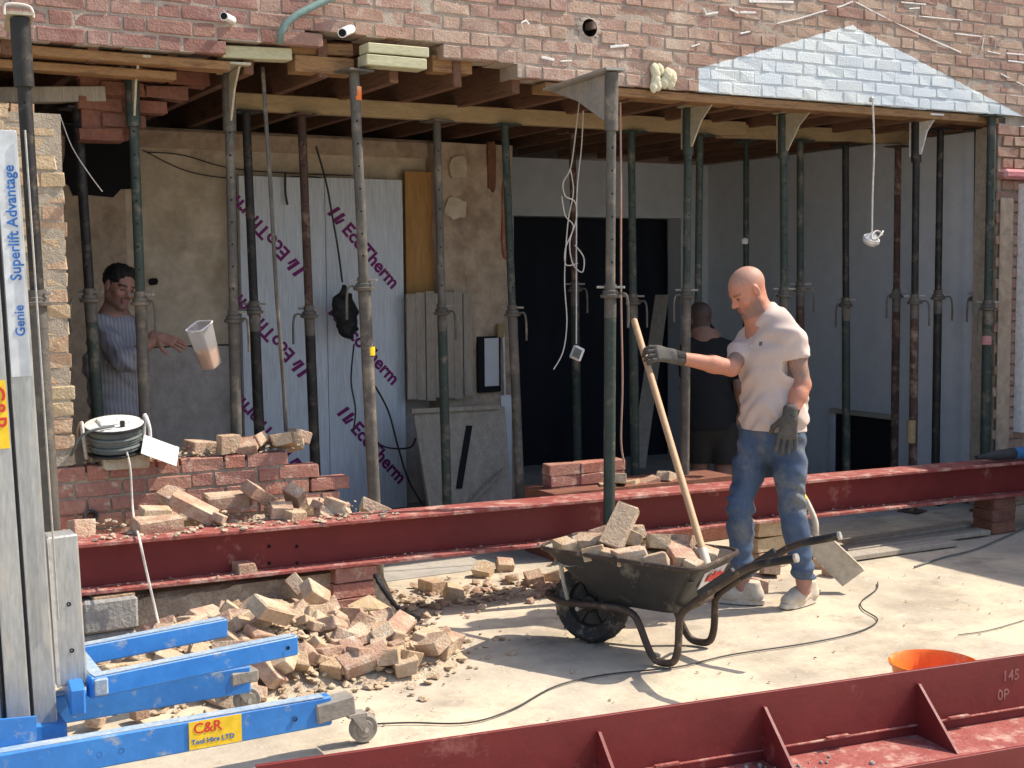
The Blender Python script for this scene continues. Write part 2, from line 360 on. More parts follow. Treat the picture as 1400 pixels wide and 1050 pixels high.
def stone_mesh(r, seed):
    rnd = random.Random(seed); bm = bmesh.new()
    for i in range(16):
        v = Vector((rnd.gauss(0, 1), rnd.gauss(0, 1), rnd.gauss(0, .7))).normalized(); bm.verts.new(v*r*rnd.uniform(.7, 1))
    bmesh.ops.convex_hull(bm, input=bm.verts)
    bmesh.ops.delete(bm, geom=[v for v in bm.verts if not v.link_faces], context='VERTS')
    return bm_mesh(bm, 'stone')
BRK = {}
def brick_set(key, matname, depth=.1, jit=.003):
    s = [brick_mesh(.2135, depth, .0655, i, jit=jit) for i in range(8)]; h = [brick_mesh(.1015, depth, .0655, 50+i, jit=jit) for i in range(5)]
    for me in s+h: me.materials.append(MATS[matname])
    BRK[key] = (s, h)
brick_set('wall', 'brick_wall'); brick_set('low', 'brick_low'); brick_set('pale', 'brick_pale', jit=.005); brick_set('pink', 'brick_rubble', jit=.005); brick_set('dark', 'brick_dark', jit=.006)
CH, SP = .0765, .2240
def calm(x, z):
    # bricks under the masonry paint sit flusher
    return .12 if 4.8 < x < 7.9 and 2.7 < z < 2.905+(x-4.9)*.30 and z < 3.30-(x-6.1)*.29 else 1.
def lay(parent, key, x0, x1, z0, ncourse, keep, y=0., flemish=True, seed=1, axis='X', depth=.1, limit=None, offs=0.):
    """lay courses of single brick objects; keep(x, z, half) filters; returns those left over as transforms"""
    rnd = random.Random(seed); S, H = BRK[key]; over = []; n = 0
    off = parent.location
    for c in range(ncourse):
        z = z0 + (c+.5)*CH
        x = x0 - ((.1685 if flemish else .112) if c % 2 else 0) + offs; k = 0
        while x < x1:
            head = flemish and (k % 2 == 1)
            ln = .1125 if head else SP
            xc = x+ln/2
            if keep(xc, z, ln/2):
                me = rnd.choice(H if head else S)
                jk = calm(xc, z)
                rot = Euler((rnd.uniform(-.012, .012)*jk, rnd.uniform(-.01, .01), rnd.uniform(-.012, .012)*jk + (math.pi if rnd.random() < .5 else 0)))
                dy = y + depth/2 + rnd.uniform(-.004, .004)*jk
                loc = Vector((xc, dy, z)) if axis == 'X' else Vector((y - depth/2 + rnd.uniform(-.004, .004), xc, z))
                if axis == 'Y': rot.z += math.pi/2
                if limit is not None and not limit(xc, z): over.append((me, loc, rot))
                else:
                    o = bpy.data.objects.new('brick', me); COL.objects.link(o); o.parent = parent; o.location = loc-off; o.rotation_euler = rot; n += 1
            x += ln; k += 1
    return over
def join_bricks(over, parent, name='brick_courses'):
    bm = bmesh.new()
    for me, loc, rot in over:
        t = me.copy(); t.transform(Matrix.Translation(loc) @ rot.to_matrix().to_4x4()); bm.from_mesh(t); bpy.data.meshes.remove(t)
    me = bm_mesh(bm)
    o = part(name, me, over[0][0].materials[0].name, parent); o['kind'] = 'stuff'; return o
# ---------------------------------------------------------------- signed-distance bodies
class SDF:
    def __init__(s, lo, hi, h):
        s.lo = np.array(lo, float); s.h = h; s.n = np.ceil((np.array(hi)-s.lo)/h).astype(int)+1
        s.V = np.full(s.n, .3, np.float32)
    def _slab(s, lo, hi):
        a = np.clip(np.floor((lo-s.lo)/s.h).astype(int), 0, s.n-1); b = np.clip(np.ceil((hi-s.lo)/s.h).astype(int)+1, 1, s.n)
        if np.any(b <= a): return None, None
        g = [s.lo[i]+s.h*np.arange(a[i], b[i], dtype=np.float32) for i in range(3)]
        return tuple(slice(a[i], b[i]) for i in range(3)), np.stack(np.meshgrid(*g, indexing='ij'), -1).astype(np.float32)
    def put(s, sl, d, k, op='u'):
        v = s.V[sl]
        if op == 'u':
            if k <= 0: v = np.minimum(v, d)
            else:
                hh = np.clip(.5+.5*(v-d)/k, 0, 1); v = v*(1-hh)+d*hh-k*hh*(1-hh)
        else:
            d = -d; hh = np.clip(.5-.5*(v-d)/k, 0, 1); v = v*(1-hh)+d*hh+k*hh*(1-hh)
        s.V[sl] = v
    def cone(s, a, b, ra, rb, k=.02, side=None, flat=1., op='u'):
        """tapered limb a->b; side: unit vector along which the section is flat times as wide"""
        a, b = np.array(a, float), np.array(b, float); mr = max(ra, rb)*max(flat, 1)+.05+k
        sl, p = s._slab(np.minimum(a, b)-mr, np.maximum(a, b)+mr)
        if sl is None: return
        ab = b-a; L2 = max(ab@ab, 1e-9); q = p-a.astype(np.float32)
        t = np.clip((q@ab)/L2, 0, 1); v = q-t[..., None]*ab
        r = ra+(rb-ra)*t
        if side is not None:
            sd = np.array(side, float); sd /= np.linalg.norm(sd)
            c = v@sd; v = v-(c*(1-1/flat))[..., None]*sd
        s.put(sl, (np.sqrt((v*v).sum(-1))-r).astype(np.float32), k, op)
    def ell(s, c, ax, rad, k=.02, op='u'):
        """ellipsoid: ax rows = unit axes"""
        c = np.array(c, float); rad = np.array(rad, float); mr = rad.max()+.05+k
        sl, p = s._slab(c-mr, c+mr)
        if sl is None: return
        q = (p-c)@np.array(ax, float).T
        kk = np.sqrt(((q/rad)**2).sum(-1)); k2 = np.sqrt(((q/rad**2)**2).sum(-1))+1e-6
        s.put(sl, (kk*(kk-1)/k2).astype(np.float32), k, op)
    def cut(s, pt, nrm):
        """remove everything on the side nrm points to"""
        g = [s.lo[i]+s.h*np.arange(s.n[i]) for i in range(3)]; nn = np.array(nrm, float); nn /= np.linalg.norm(nn); pt = np.array(pt, float)
        d = ((g[0]-pt[0])*nn[0])[:, None, None]+((g[1]-pt[1])*nn[1])[None, :, None]+((g[2]-pt[2])*nn[2])[None, None, :]
        s.V = np.maximum(s.V, d.astype(np.float32))
    def warp(s, fn):
        g = [s.lo[i]+s.h*np.arange(s.n[i], dtype=np.float32) for i in range(3)]
        near = np.abs(s.V) < .05
        X, Y, Z = np.meshgrid(*g, indexing='ij'); s.V[near] += fn(X[near], Y[near], Z[near]).astype(np.float32)
    def mesh(s, name='body'):
        V = s.V; sg = V < 0; n = s.n; cs = n-1
        acc = np.zeros((*cs, 3), np.float32); cnt = np.zeros(cs, np.float32); quads = []
        ids = None; edges = []
        for a in range(3):
            i0 = [slice(None)]*3; i1 = [slice(None)]*3; i0[a] = slice(0, -1); i1[a] = slice(1, None)
            m_ = sg[tuple(i0)] != sg[tuple(i1)]; I = np.argwhere(m_)
            v0 = V[tuple(I.T)]; J = I.copy(); J[:, a] += 1; v1 = V[tuple(J.T)]
            t = v0/(v0-v1); pt = I.astype(np.float32); pt[:, a] += t
            o1, o2 = (a+1) % 3, (a+2) % 3
            ok = (I[:, o1] > 0) & (I[:, o2] > 0) & (I[:, o1] < cs[o1]) & (I[:, o2] < cs[o2]); I, pt, v0 = I[ok], pt[ok], v0[ok]
            cells = []
            for d1, d2 in ((0, 0), (-1, 0), (-1, -1), (0, -1)):
                c = I.copy(); c[:, o1] += d1; c[:, o2] += d2; cells.append(c)
                np.add.at(acc, tuple(c.T), pt); np.add.at(cnt, tuple(c.T), 1)
            edges.append((cells, v0 < 0))
        ids = np.full(cs, -1, np.int64); sel = cnt > 0; ids[sel] = np.arange(sel.sum())
        verts = acc[sel]/cnt[sel][:, None]*s.h+s.lo
        for cells, inside in edges:
            q = np.stack([ids[tuple(c.T)] for c in cells], 1); q[~inside] = q[~inside][:, ::-1]; quads.append(q)
        q = np.concatenate(quads)
        me = bpy.data.meshes.new(name); me.from_pydata(verts.tolist(), [], q.tolist()); me.update()
        me.polygons.foreach_set('use_smooth', [True]*len(me.polygons))
        return me, verts
def vcol(me, cols):
    a = me.color_attributes.new('col', 'FLOAT_COLOR', 'POINT'); c = np.ones((len(me.vertices), 4), np.float32); c[:, :3] = cols
    a.data.foreach_set('color', c.ravel())
# ================================================================ SETTING
def struct(name, me, m, label=None):
    o = link(name, me, m); o['kind'] = 'structure'
    if label: o['label'] = label
    return o
bm = bmesh.new()
bmesh.ops.create_grid(bm, x_segments=90, y_segments=70, size=1)
for v in bm.verts:
    v.co.x = 3.5+v.co.x*9; v.co.y = -5.0+v.co.y*5.6
    v.co.z = (noise.noise(Vector((v.co.x*.9, v.co.y*.9, 0)))*.004) - .004
gnd = bm_mesh(bm, smooth=True); struct('ground', gnd, 'concrete')
far = bmesh.new(); bmesh.ops.create_grid(far, x_segments=2, y_segments=2, size=200, matrix=Matrix.Translation((0, 0, -.05)))
struct('terrain', bm_mesh(far), 'concrete')
struct('floor', boxm((4.5, 3.6, -.03), (8.0, 6.8, .06)), 'concrete_inside')
# ---------------------------------------------------------------- upper house wall
PROF = [(0, 50), (140, 66), (185, 68), (186, 73), (308, 77), (312, 52), (400, 60), (475, 55), (590, 62), (612, 84), (650, 92), (700, 100), (760, 122), (850, 124), (960, 127), (1400, 158), (1600, 175)]
PROFW = [(P(x, y, 0).x, P(x, y, 0).z) for x, y in PROF]
def zbot(x):
    for (xa, za), (xb, zb) in zip(PROFW, PROFW[1:]):
        if xa <= x <= xb: return za+(zb-za)*(x-xa)/max(1e-6, xb-xa)
    return PROFW[0][1] if x < PROFW[0][0] else 2.78
hw = empty('house_wall', (4.3, 0, 2.76), 'upper red brown brick wall of the house with a pale blue painted gable patch', 'wall')
HOLE = P(806, 38, 0)
Z0 = 2.765-CH*2
def keep_up(x, z, hl):
    if z-CH*.5 < zbot(x)-.022: return False
    if abs(z-HOLE.z) < .055 and abs(x-HOLE.x) < .06: return False
    return True
top_vis = lambda x: 2.99 + (x-.97)*.098
over = lay(hw, 'wall', .45, 9.2, Z0, 24, keep_up, 0., True, 11, limit=lambda x, z: z < top_vis(x) and .75 < x < 7.95)
join_bricks(over, hw)
# mortar bed: stepped slab behind the brick faces, following the broken lower edge
bm = bmesh.new(); x = .4
while x < 9.2:
    zb = max(zbot(x+.05), zbot(x+.11))
    zc = Z0+math.ceil((zb-.02-Z0)/CH)*CH
    lo = zc+random.uniform(0, .012)
    if abs(x+.056-HOLE.x) < .10:
        box(bm, (x+.056, .107, (lo+HOLE.z-.05)/2), (.1125, .204, HOLE.z-.05-lo)); lo = HOLE.z+.05
    box(bm, (x+.056, .107, (lo+4.62)/2), (.1125, .204, 4.62-lo))
    x += .1125
part('mortar', bm_mesh(bm), 'mortar_wall', hw)
part('pipe_hole', lathem((HOLE.x, -.001, HOLE.z), [(.05, 0), (.049, .085), (.001, .085)], 20, Matrix.Rotation(R(-90), 3, 'X')), 'void', hw)
bm = bmesh.new(); ii, oo = [], []
for k in range(32):
    a = 2*math.pi*k/32; ii.append(bm.verts.new((HOLE.x+.05*math.cos(a), -.002, HOLE.z+.05*math.sin(a)))); rr_ = .083+.012*math.sin(k*2.3)+.008*math.sin(k*5.1); oo.append(bm.verts.new((HOLE.x+rr_*math.cos(a), .004, HOLE.z+rr_*.8*math.sin(a))))
for k in range(32): bm.faces.new((ii[k], ii[(k+1) % 32], oo[(k+1) % 32], oo[k]))
part('hole_collar', bm_mesh(bm), 'mortar_wall', hw)
for s in (-1, 1): part('hole_packing', boxm((HOLE.x+s*.112, .106, HOLE.z), (.116, .196, .104)), 'mortar_wall', hw)
part('paint_coat', prismm([(4.905, .0032, 2.768), (7.8, .0032, 2.772), (6.13, .0032, 3.25), (4.905, .0032, 2.90)], (0, .02, 0)), 'mortar_wall', hw)
part('inner_leaf', boxm((4.8, .30, 3.75), (8.8, .1, 1.6)), 'brick_dark', hw)
# old flashing chases, roof scar lines, silicone
def on_wall(x, y, dy=-.001): return P(x, y, dy)
def chase(pts, wd, name, m='flash_white', th=.004):
    bm = bmesh.new()
    for (a, b) in zip(pts, pts[1:]):
        A, B = on_wall(*a), on_wall(*b); bar(bm, A, B, th, wd*random.uniform(.6, 1.3), .003)
    return part(name, bm_mesh(bm), m, hw)
for pts in ([(1232, 3), (1266, 6)], [(1243, 12), (1258, 11)], [(1264, 7), (1264, 20)], [(1256, 22), (1316, 28)], [(1313, 30), (1313, 38)], [(1305, 46), (1342, 50)], [(1345, 52), (1342, 68)],
            [(1354, 50), (1361, 52)], [(1361, 53), (1360, 66)], [(1350, 70), (1368, 74)], [(1376, 73), (1400, 75)], [(1378, 83), (1402, 86)], [(1024, 2), (1085, 3)], [(997, 12), (1010, 18)], [(1012, 17), (1034, 17)], [(962, 11), (966, 20)], [(964, 20), (982, 17)], [(1012, 46), (1026, 43)],
            [(834, 64), (860, 62)], [(740, 78), (758, 82)], [(766, 84), (782, 83)], [(945, 64), (957, 60)]):
    chase(pts, .012, 'flashing_mark')
chase([(1062, 32), (1090, 26), (1120, 17), (1152, 8), (1166, 2)], .010, 'roof_scar')
chase([(1170, 3), (1210, 24), (1255, 46), (1314, 72)], .011, 'roof_scar')
chase([(1368, 101), (1400, 117)], .011, 'roof_scar')
bm = bmesh.new()
for i in range(16):
    bmesh.ops.create_icosphere(bm, subdivisions=2, radius=random.uniform(.02, .042), matrix=Matrix.Translation(on_wall(random.uniform(893, 918), random.uniform(92, 122), -.015)) @ Matrix.Diagonal((1, .6, 1.3, 1)))
part('expanding_foam', bm_mesh(bm, smooth=True), 'foam', hw)
part('cable_hook', tubem([on_wall(714, 38, -.02), on_wall(713, 31, -.03), on_wall(719, 28, -.03), on_wall(723, 33, -.02)], .006, 6), 'flash_white', hw)
# waste pipes and hose out of the wall
def stub(a, b, r, label):
    o = empty('pipe_stub', on_wall(*a, 0), label, 'pipe')
    A, B = on_wall(*a, .1), on_wall(*b, -.20)
    part('tube', tubem([A, B], r, 14), 'flash_white', o); dv = (B-A).normalized()
    part('bore', tubem([B-dv*.01, B+dv*.001], r*.8, 14), 'void', o); return o
stub((484, 38), (468, 45), .024, 'white plastic waste pipe stub poking from brickwork above the paired timber blocks')
stub((322, 30), (306, 22), .020, 'small white pipe end poking from brickwork beside the green hose')
o = empty('hose', on_wall(384, 55, 0), 'bent grey green pipe coming down the brick wall to a broken edge', 'pipe')
part('tube', tubem(smooth_pts([on_wall(383, 57, .0), on_wall(384, 46, -.05), on_wall(392, 32, -.06), on_wall(412, 17, -.06), on_wall(452, -2, -.05), on_wall(500, -22, -.05)]), .018, 12), 'hose_green', o)
# ---------------------------------------------------------------- left pier and low sill wall
XP = 1.235
pier = empty('brick_pier', (.8, .1, 0), 'pale broken edged brick pier of the house front beside the aluminium lift mast', 'wall')
rp = random.Random(5)
for c_ in range(22):
    z_ = .80+(c_+.5)*CH; x_ = XP+rp.uniform(-.010, .010)-(.03 if c_ > 17 else 0)-(.10 if c_ > 20 else 0); k_ = c_ % 2
    while x_ > .2:
        hd_ = k_ % 2; ln_ = .1125 if hd_ else SP
        q = bpy.data.objects.new('brick', rp.choice(BRK['pale'][hd_])); COL.objects.link(q); q.parent = pier
        q.location = Vector((x_-ln_/2, .05+rp.uniform(-.006, .006), z_))-pier.location; q.rotation_euler = (rp.uniform(-.02, .02), rp.uniform(-.012, .012), rp.uniform(-.02, .02)); x_ -= ln_; k_ += 1
part('mortar', boxm((.625, .108, 1.62), (1.19, .21, 1.64)), 'mortar', pier)
part('pier_base', boxm((.62, .12, .40), (1.16, .2, .80)), 'mortar', pier)
low = empty('sill_wall', (1.8, .1, 0), 'low red brick wall left under the removed window, jagged at one end', 'wall')
def keep_low(x, z, hl):
    c = int((z-.03)/CH)
    end = {9: 2.30, 8: 2.42, 7: 2.56, 6: 2.60, 5: 2.52, 4: 2.56}.get(c, 2.55)
    return x-hl > .98 and x+hl < end+.09 and z < .80
lay(low, 'low', .55, 2.75, .03, 10, keep_low, -.004, True, 9)
part('mortar', boxm((1.62, .10, .385), (1.28, .19, .75)), 'mortar', low)
part('mortar', boxm((2.33, .10, .345), (.13, .19, .67)), 'mortar', low)
part('mortar', boxm((2.44, .10, .29), (.09, .19, .55)), 'mortar', low)
# air brick hole: black drain ring
o = empty('pipe_ring', P(124, 707, -.02), 'black round pipe mouth set in the low red brick wall', 'pipe')
part('ring', lathem(P(124, 707, -.03), [(.038, 0), (.026, -.006), (.02, .004), (.018, .05), (.001, .05)], 20, Matrix.Rotation(R(-90), 3, 'X')), 'rubber', o)
# ---------------------------------------------------------------- right jamb with window frame, party wall, boundary wall
jamb = empty('brick_jamb', (7.75, .1, 0), 'brick jamb at the far end of the opening beside a white window frame', 'wall')
lay(jamb, 'wall', 7.50, 7.92, .03, 35, lambda x, z, h: x-h > 7.47+.03*math.sin(z*31) and x+h < 7.95 and z < 2.75, 0., True, 3)
part('mortar', boxm((7.73, .12, 1.385), (.40, .2, 2.77)), 'mortar', jamb)
part('plaster_skim', boxm((7.60, -.004, 1.25), (.13, .022, 1.9), bev=.008), 'plaster_brown', jamb)
part('coping', boxm((7.72, -.02, 2.36), (.42, .10, .07), bev=.02), 'pink_stone', jamb)
win = empty('window_frame', (8.25, .02, .9), 'white window frame edge standing next to the brick jamb', 'window')
part('frame', boxm((7.76, -.03, 1.42), (.07, .07, 1.76)), 'white_plastic', win); part('frame', boxm((8.55, -.02, .83), (1.2, .09, .06)), 'white_plastic', win)
part('pane', boxm((8.55, .03, 1.58), (1.18, .012, 1.44)), 'navy_sheet', win)
rw = empty('house_wall', (8.6, .1, 0), 'red brick house wall beyond the window frame', 'wall')
lay(rw, 'wall', 7.96, 8.8, .03, 10, lambda x, z, h: True, 0., True, 8); part('mortar', boxm((8.4, .12, .38), (.9, .19, .76)), 'mortar', rw)
bw = empty('boundary_wall', (8.35, -2.2, 0), 'tall brick boundary wall running out from the house beside the window', 'wall')
part('mortar', boxm((8.356, -2.25, 1.45), (.206, 4.28, 2.9)), 'mortar', bw)
join_bricks(lay(bw, 'wall', -4.4, -.15, .0, 37, lambda x, z, h: -4.41 < x-h and x+h < -.09, 8.342, True, 77, axis='Y', limit=lambda x, z: False), bw); part('coping', boxm((8.35, -2.25, 2.93), (.3, 4.36, .06)), 'block_grey', bw)
# ---------------------------------------------------------------- rooms behind
def wallbox(name, lo, hi, m, label, cat='wall'):
    lo, hi = Vector(lo), Vector(hi); c = (lo+hi)/2
    o = boxm((0, 0, 0), hi-lo); q = link(name, o, m); q.location = c
    return tag(q, label, cat)
wallbox('party_wall', (7.62, .23, 0), (7.8, 7, 2.69), 'plaster_grey', 'grey plastered side wall at the end of the gutted room')
struct('light_stop_slab', boxm((4.75, 3.7, 2.96), (8.9, 6.9, .05)), 'joist')  # slab added above the floorboards to stop light leaking into the rooms
wallbox('house_side', (8.9, .23, 0), (9.1, 7, 2.93), 'mortar', 'far outer side wall of the house beyond the window')
wallbox('side_wall', (.35, .23, 0), (.55, 7, 2.69), 'plaster_brown', 'bare brown side wall beside the worker in the striped shirt')
bk = empty('back_wall', (2.7, 2.6, 0), 'cream plastered back wall with a rough grey lower half', 'wall')
part('plaster', boxm((2.45, 2.6, 1.96), (3.9, .2, 1.46)), 'plaster_cream', bk)
part('dado', boxm((2.45, 2.585, .61), (3.9, .2, 1.22)), 'plaster_lower', bk)
part('plaster_patch', boxm((1.32, 2.46, 1.3), (1.5, .1, 2.6)), 'plaster_brown', bk)
part('cornice', boxm((2.45, 2.56, 2.62), (3.9, .2, .13), bev=.02), 'plaster_brown', bk)
def ragged(c, rx, rz, y, name, m, parent, n=18, th=.02, seed=0):
    rnd = random.Random(seed); poly = []
    for k in range(n):
        a = 2*math.pi*k/n; q = rnd.uniform(.8, 1.1); poly.append(Vector((c.x+rx*q*math.copysign(abs(math.cos(a))**.6, math.cos(a)), y, c.z+rz*q*math.copysign(abs(math.sin(a))**.6, math.sin(a)))))
    return part(name, prismm(poly, (0, th, 0)), m, parent)
ragged(P(135, 215, 2.40), .24, .26, 2.395, 'hole', 'void', bk, seed=3); ragged(P(190, 388, 2.47), .02, .02, 2.47, 'hole', 'void', bk)
ragged(P(210, 385, 2.48), .03, .025, 2.48, 'hole', 'void', bk, 9)
# exposed old cable runs on the plaster
part('cable_run', tubem(smooth_pts([P(195, 205, 2.47), P(260, 235, 2.47), P(340, 245, 2.46), P(430, 242, 2.46), P(500, 262, 2.46)]), .004, 5), 'cable_dark', bk)
part('cable_run', tubem(smooth_pts([P(200, 208, 2.47), P(250, 212, 2.47), P(330, 232, 2.46), P(480, 240, 2.46)]), .004, 5), 'cable_dark', bk)
# insulation board sheets with printing
ib = empty('insulation_board', (3.4, 2.35, 0), 'silver foil insulation boards printed with purple lettering on the back wall', 'board')
xa, xb, xc = P(330, 400, 2.33).x, P(447, 400, 2.33).x, P(553, 400, 2.33).x
zt = P(450, 243, 2.33).z
part('board', boxm(((xa+xb)/2, 2.36, zt/2), (xb-xa-.006, .05, zt-.01)), 'insulation', ib)
part('board', boxm(((xb+xc)/2, 2.362, zt/2), (xc-xb-.006, .05, zt)), 'insulation', ib)
def eco(a, b, size):
    A, B = P(*a, 2.3335), P(*b, 2.3335); d = (B-A).normalized(); up = Vector((0, -1, 0)).cross(d)*-1 if False else d.cross(Vector((0, 1, 0)))*-1
    up = Vector((-d.z, 0, d.x))
    # emblem: two joined slashes
    s = size; bmx = bmesh.new()
    for q in (0, .42): prism(bmx, [A+d*s*(q)+up*(.0), A+d*s*(q+.2)+up*(.0), A+d*s*(q+.34)+up*s*.72, A+d*s*(q+.14)+up*s*.72], (0, -.0015, 0))
    prism(bmx, [A+d*s*.62+up*0, A+d*s*.78, A+d*s*.92+up*s*.5, A+d*s*.78+up*s*.5], (0, -.0018, 0))
    part('emblem', bm_mesh(bmx), 'print_purple', ib)
    text_part('EcoTherm', s, A+d*s*1.15, d, up, 'print_purple', ib, bold=.028)
eco((447, 292), (526, 384), .135); eco((448, 428), (530, 520), .135); eco((460, 566), (540, 656), .135)
eco((418, 368), (338, 280), .135); eco((424, 506), (344, 418), .135); eco((420, 640), (345, 556), .135)
# ply sheet, rough chimney pillar, board panels
o = wallbox('plywood_sheet', (P(553, 300, 2.42).x, 2.40, 1.55), (P(606, 300, 2.42).x, 2.43, 2.45), 'ply', 'orange brown plywood sheet between silver insulation and the rough pillar', 'board')
pil = empty('chimney_pillar', (4.6, 2.3, 0), 'rough stripped plaster and brick pillar at the middle of the back wall', 'pillar')
px0, px1 = P(600, 400, 2.3).x, P(702, 400, 2.3).x
bm = bmesh.new(); bmesh.ops.create_cube(bm, size=1); bmesh.ops.subdivide_edges(bm, edges=bm.edges, cuts=14, use_grid_fill=True)
for v in bm.verts:
    v.co = Vector(((px0+px1)/2+v.co.x*(px1-px0), 2.41+v.co.y*.22, 1.33+v.co.z*2.66))
    nn = noise.noise(v.co*7)*.022+noise.noise(v.co*19)*.014; v.co.y += nn; v.co.x += noise.noise(v.co*9+Vector((5, 1, 2)))*.01
part('pillar_body', bm_mesh(bm), 'plaster_brown', pil)
ragged(P(627, 228, 2.28), .075, .09, 2.27, 'plaster_patch', 'plaster_cream', pil, 12, .03, 4)
ragged(P(672, 225, 2.28), .035, .2, 2.272, 'dark_crack', 'brick_dark', pil, 14, .03, 6)  # tall ragged patch in dark brick colour
for i_, (x_, y_, rx_, rz_, mm_) in enumerate(((622, 285, .09, .08, 'plaster_cream'), (692, 300, .04, .30, 'brick_low'))):
    ragged(P(x_, y_, 2.29), rx_, rz_, 2.274+.004*(i_ % 3), 'broken_plaster', mm_, pil, 15, .04, 40+i_)
part('recess', boxm(P(668, 498, 2.285), (.19, .03, .42)), 'void', pil)
part('recess_back', boxm(P(672, 495, 2.272), (.12, .01, .36)), 'plaster_grey', pil)
part('socket_box', boxm(P(684, 452, 2.265), (.05, .03, .10)), 'timber', pil); part('batten', barm(P(688, 455, 2.26), P(690, 545, 2.26), .015, .015), 'label_white', pil)
bp_ = empty('board_panel', (4.35, 1.95, 0), 'grey wooden boards standing upright below the plywood sheet', 'board')
b0, b1 = P(556, 500, 2.24).x, P(646, 500, 2.24).x; nb = 7
for i in range(nb):
    xw = (b1-b0)/nb; part('board', boxm((b0+(i+.5)*xw, 2.24+.008*(i % 2), 1.18), (xw-.006, .02, .76+.02*(i % 3))), 'timber_grey', bp_)
lp = empty('leaning_panel', (4.3, 1.8, 0), 'dirty torn grey panel leaning below the wooden boards', 'board')
bm = bmesh.new(); q = [P(566, 566, 1.9), P(690, 556, 1.9), P(704, 720, 1.55), P(590, 724, 1.55)]
prism(bm, q, (0, .02, 0)); part('sheet', bm_mesh(bm), 'timber_grey', lp)
part('top_rail', barm(P(562, 562, 1.88), P(682, 556, 1.88), .03, .03), 'timber_grey', lp)
part('slot', prismm([P(638, 582, 1.845), P(646, 582, 1.845), P(632, 668, 1.66), P(624, 668, 1.66)], (0, .01, 0)), 'void', lp)
part('brace', barm(P(568, 575, 1.83), P(592, 715, 1.52), .02, .02), 'timber_grey', lp); part('brace', barm(P(640, 690, 1.56), P(690, 640, 1.66), .025, .02), 'timber_grey', lp)
wallbox('narrow_board', (P(688, 560, 1.9).x, 1.93, 0), (P(702, 560, 1.9).x, 1.95, .82), 'plaster_grey', 'narrow pale panel strip against the foot of the rough pillar', 'board')
# far back wall with the big dark doorway
fb = empty('back_wall', (6.2, 3.5, 0), 'grey plastered far wall around a wide dark doorway', 'wall')
o0, o1, oz = P(703, 400, 3.4).x, P(931, 400, 3.4).x, 2.2
part('lintel', boxm(((4.2+7.62)/2, 3.5, (oz+2.69)/2), (3.42, .2, 2.69-oz)), 'plaster_grey', fb)
part('wall_left', boxm(((4.2+o0)/2, 3.5, oz/2), (o0-4.2, .2, oz)), 'plaster_grey', fb)
part('wall_right', boxm(((o1+7.62)/2, 3.5, oz/2), (7.62-o1, .2, oz)), 'plaster_grey', fb)
fb.children[1].name = 'wall_section'; fb.children[2].name = 'wall_section'
bm = bmesh.new(); bmesh.ops.create_grid(bm, x_segments=60, y_segments=14, size=.5)
for v in bm.verts:
    x, z = v.co.x, v.co.y; v.co = Vector(((o0+o1)/2+x*(o1-o0+.1), 3.68+.006*math.sin(x*38+2*noise.noise(Vector((x*4, z*3, 1))))+.015*noise.noise(Vector((x*6, z*6, 0))), 1.12+z*2.24))
o = link('dark_sheet', bm_mesh(bm, smooth=True), 'navy_sheet'); tag(o, 'dark navy sheet hanging across the wide doorway', 'sheet')  # near-black navy sheet closing the doorway
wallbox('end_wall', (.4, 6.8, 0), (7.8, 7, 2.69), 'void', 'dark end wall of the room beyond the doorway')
# fireplace opening in the party wall
fp = empty('fireplace', (7.55, 1.3, 0), 'small dark fireplace opening at the foot of the grey side wall', 'fireplace')
part('opening', boxm((7.615, 1.36, .27), (.03, .62, .54)), 'void', fp); part('surround', boxm((7.60, 1.36, .56), (.05, .72, .035)), 'timber_grey', fp)
part('surround', boxm((7.605, 1.70, .28), (.04, .05, .54)), 'plaster_grey', fp)
# ---------------------------------------------------------------- upper floor: joists and boards
uf = empty('upper_floor', (4.2, 1.8, 2.7), 'exposed dark floor joists and boards of the storey above', 'floor')
jx = [.62+.385*i for i in range(19)]
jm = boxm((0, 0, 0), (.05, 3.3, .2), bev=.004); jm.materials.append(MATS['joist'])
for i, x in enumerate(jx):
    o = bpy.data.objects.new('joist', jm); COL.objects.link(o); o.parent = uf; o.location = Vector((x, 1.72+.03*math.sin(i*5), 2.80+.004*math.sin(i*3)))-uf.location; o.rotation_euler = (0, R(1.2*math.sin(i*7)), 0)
fbm = boxm((0, 0, 0), (7.2, .145, .02)); fbm.materials.append(MATS['joist'])
for i in range(22):
    o = bpy.data.objects.new('floorboard', fbm); COL.objects.link(o); o.parent = uf; o.location = Vector((4.05, .32+i*.15, 2.915+.002*(i % 2)))-uf.location
part('noggin', boxm((3.0, 1.5, 2.82), (.33, .05, .15)), 'joist', uf); part('noggin', boxm((4.95, .45, 2.83), (.33, .05, .14)), 'joist', uf)
# timber plate below the brickwork on the left, scraps in the broken edge
def timber(name, a, b, wd, ht, m, label, cat='timber', bev=.004):
    a, b = Vector(a), Vector(b); c = (a+b)/2
    me = barm(a-c, b-c, wd, ht, bev); o = link(name, me, m); o.location = c; return tag(o, label, cat)
timber('wall_plate', (.5, .11, 2.735), (2.05, .11, 2.725), .12, .045, 'timber_orange', 'orange timber wall plate right under the brickwork by the pier')
timber('wall_plate', (.5, .17, 2.675), (1.8, .17, 2.67), .10, .04, 'timber_orange', 'second orange timber plate below the wall plate by the pier')
timber('lintel_timber', P(300, 72, .1), P(395, 76, .1), .1, .06, 'timber_green', 'pale greenish timber block on the bracket beside the green hose')
timber('lintel_timber', P(398, 88, .12), P(478, 94, .12), .12, .085, 'timber_orange', 'pinkish timber lying in the broken wall edge below the white pipe')
timber('lintel_timber', P(392, 68, .14), P(478, 70, .14), .1, .06, 'timber_orange', 'orange timber tucked under the bricks behind the green hose end')
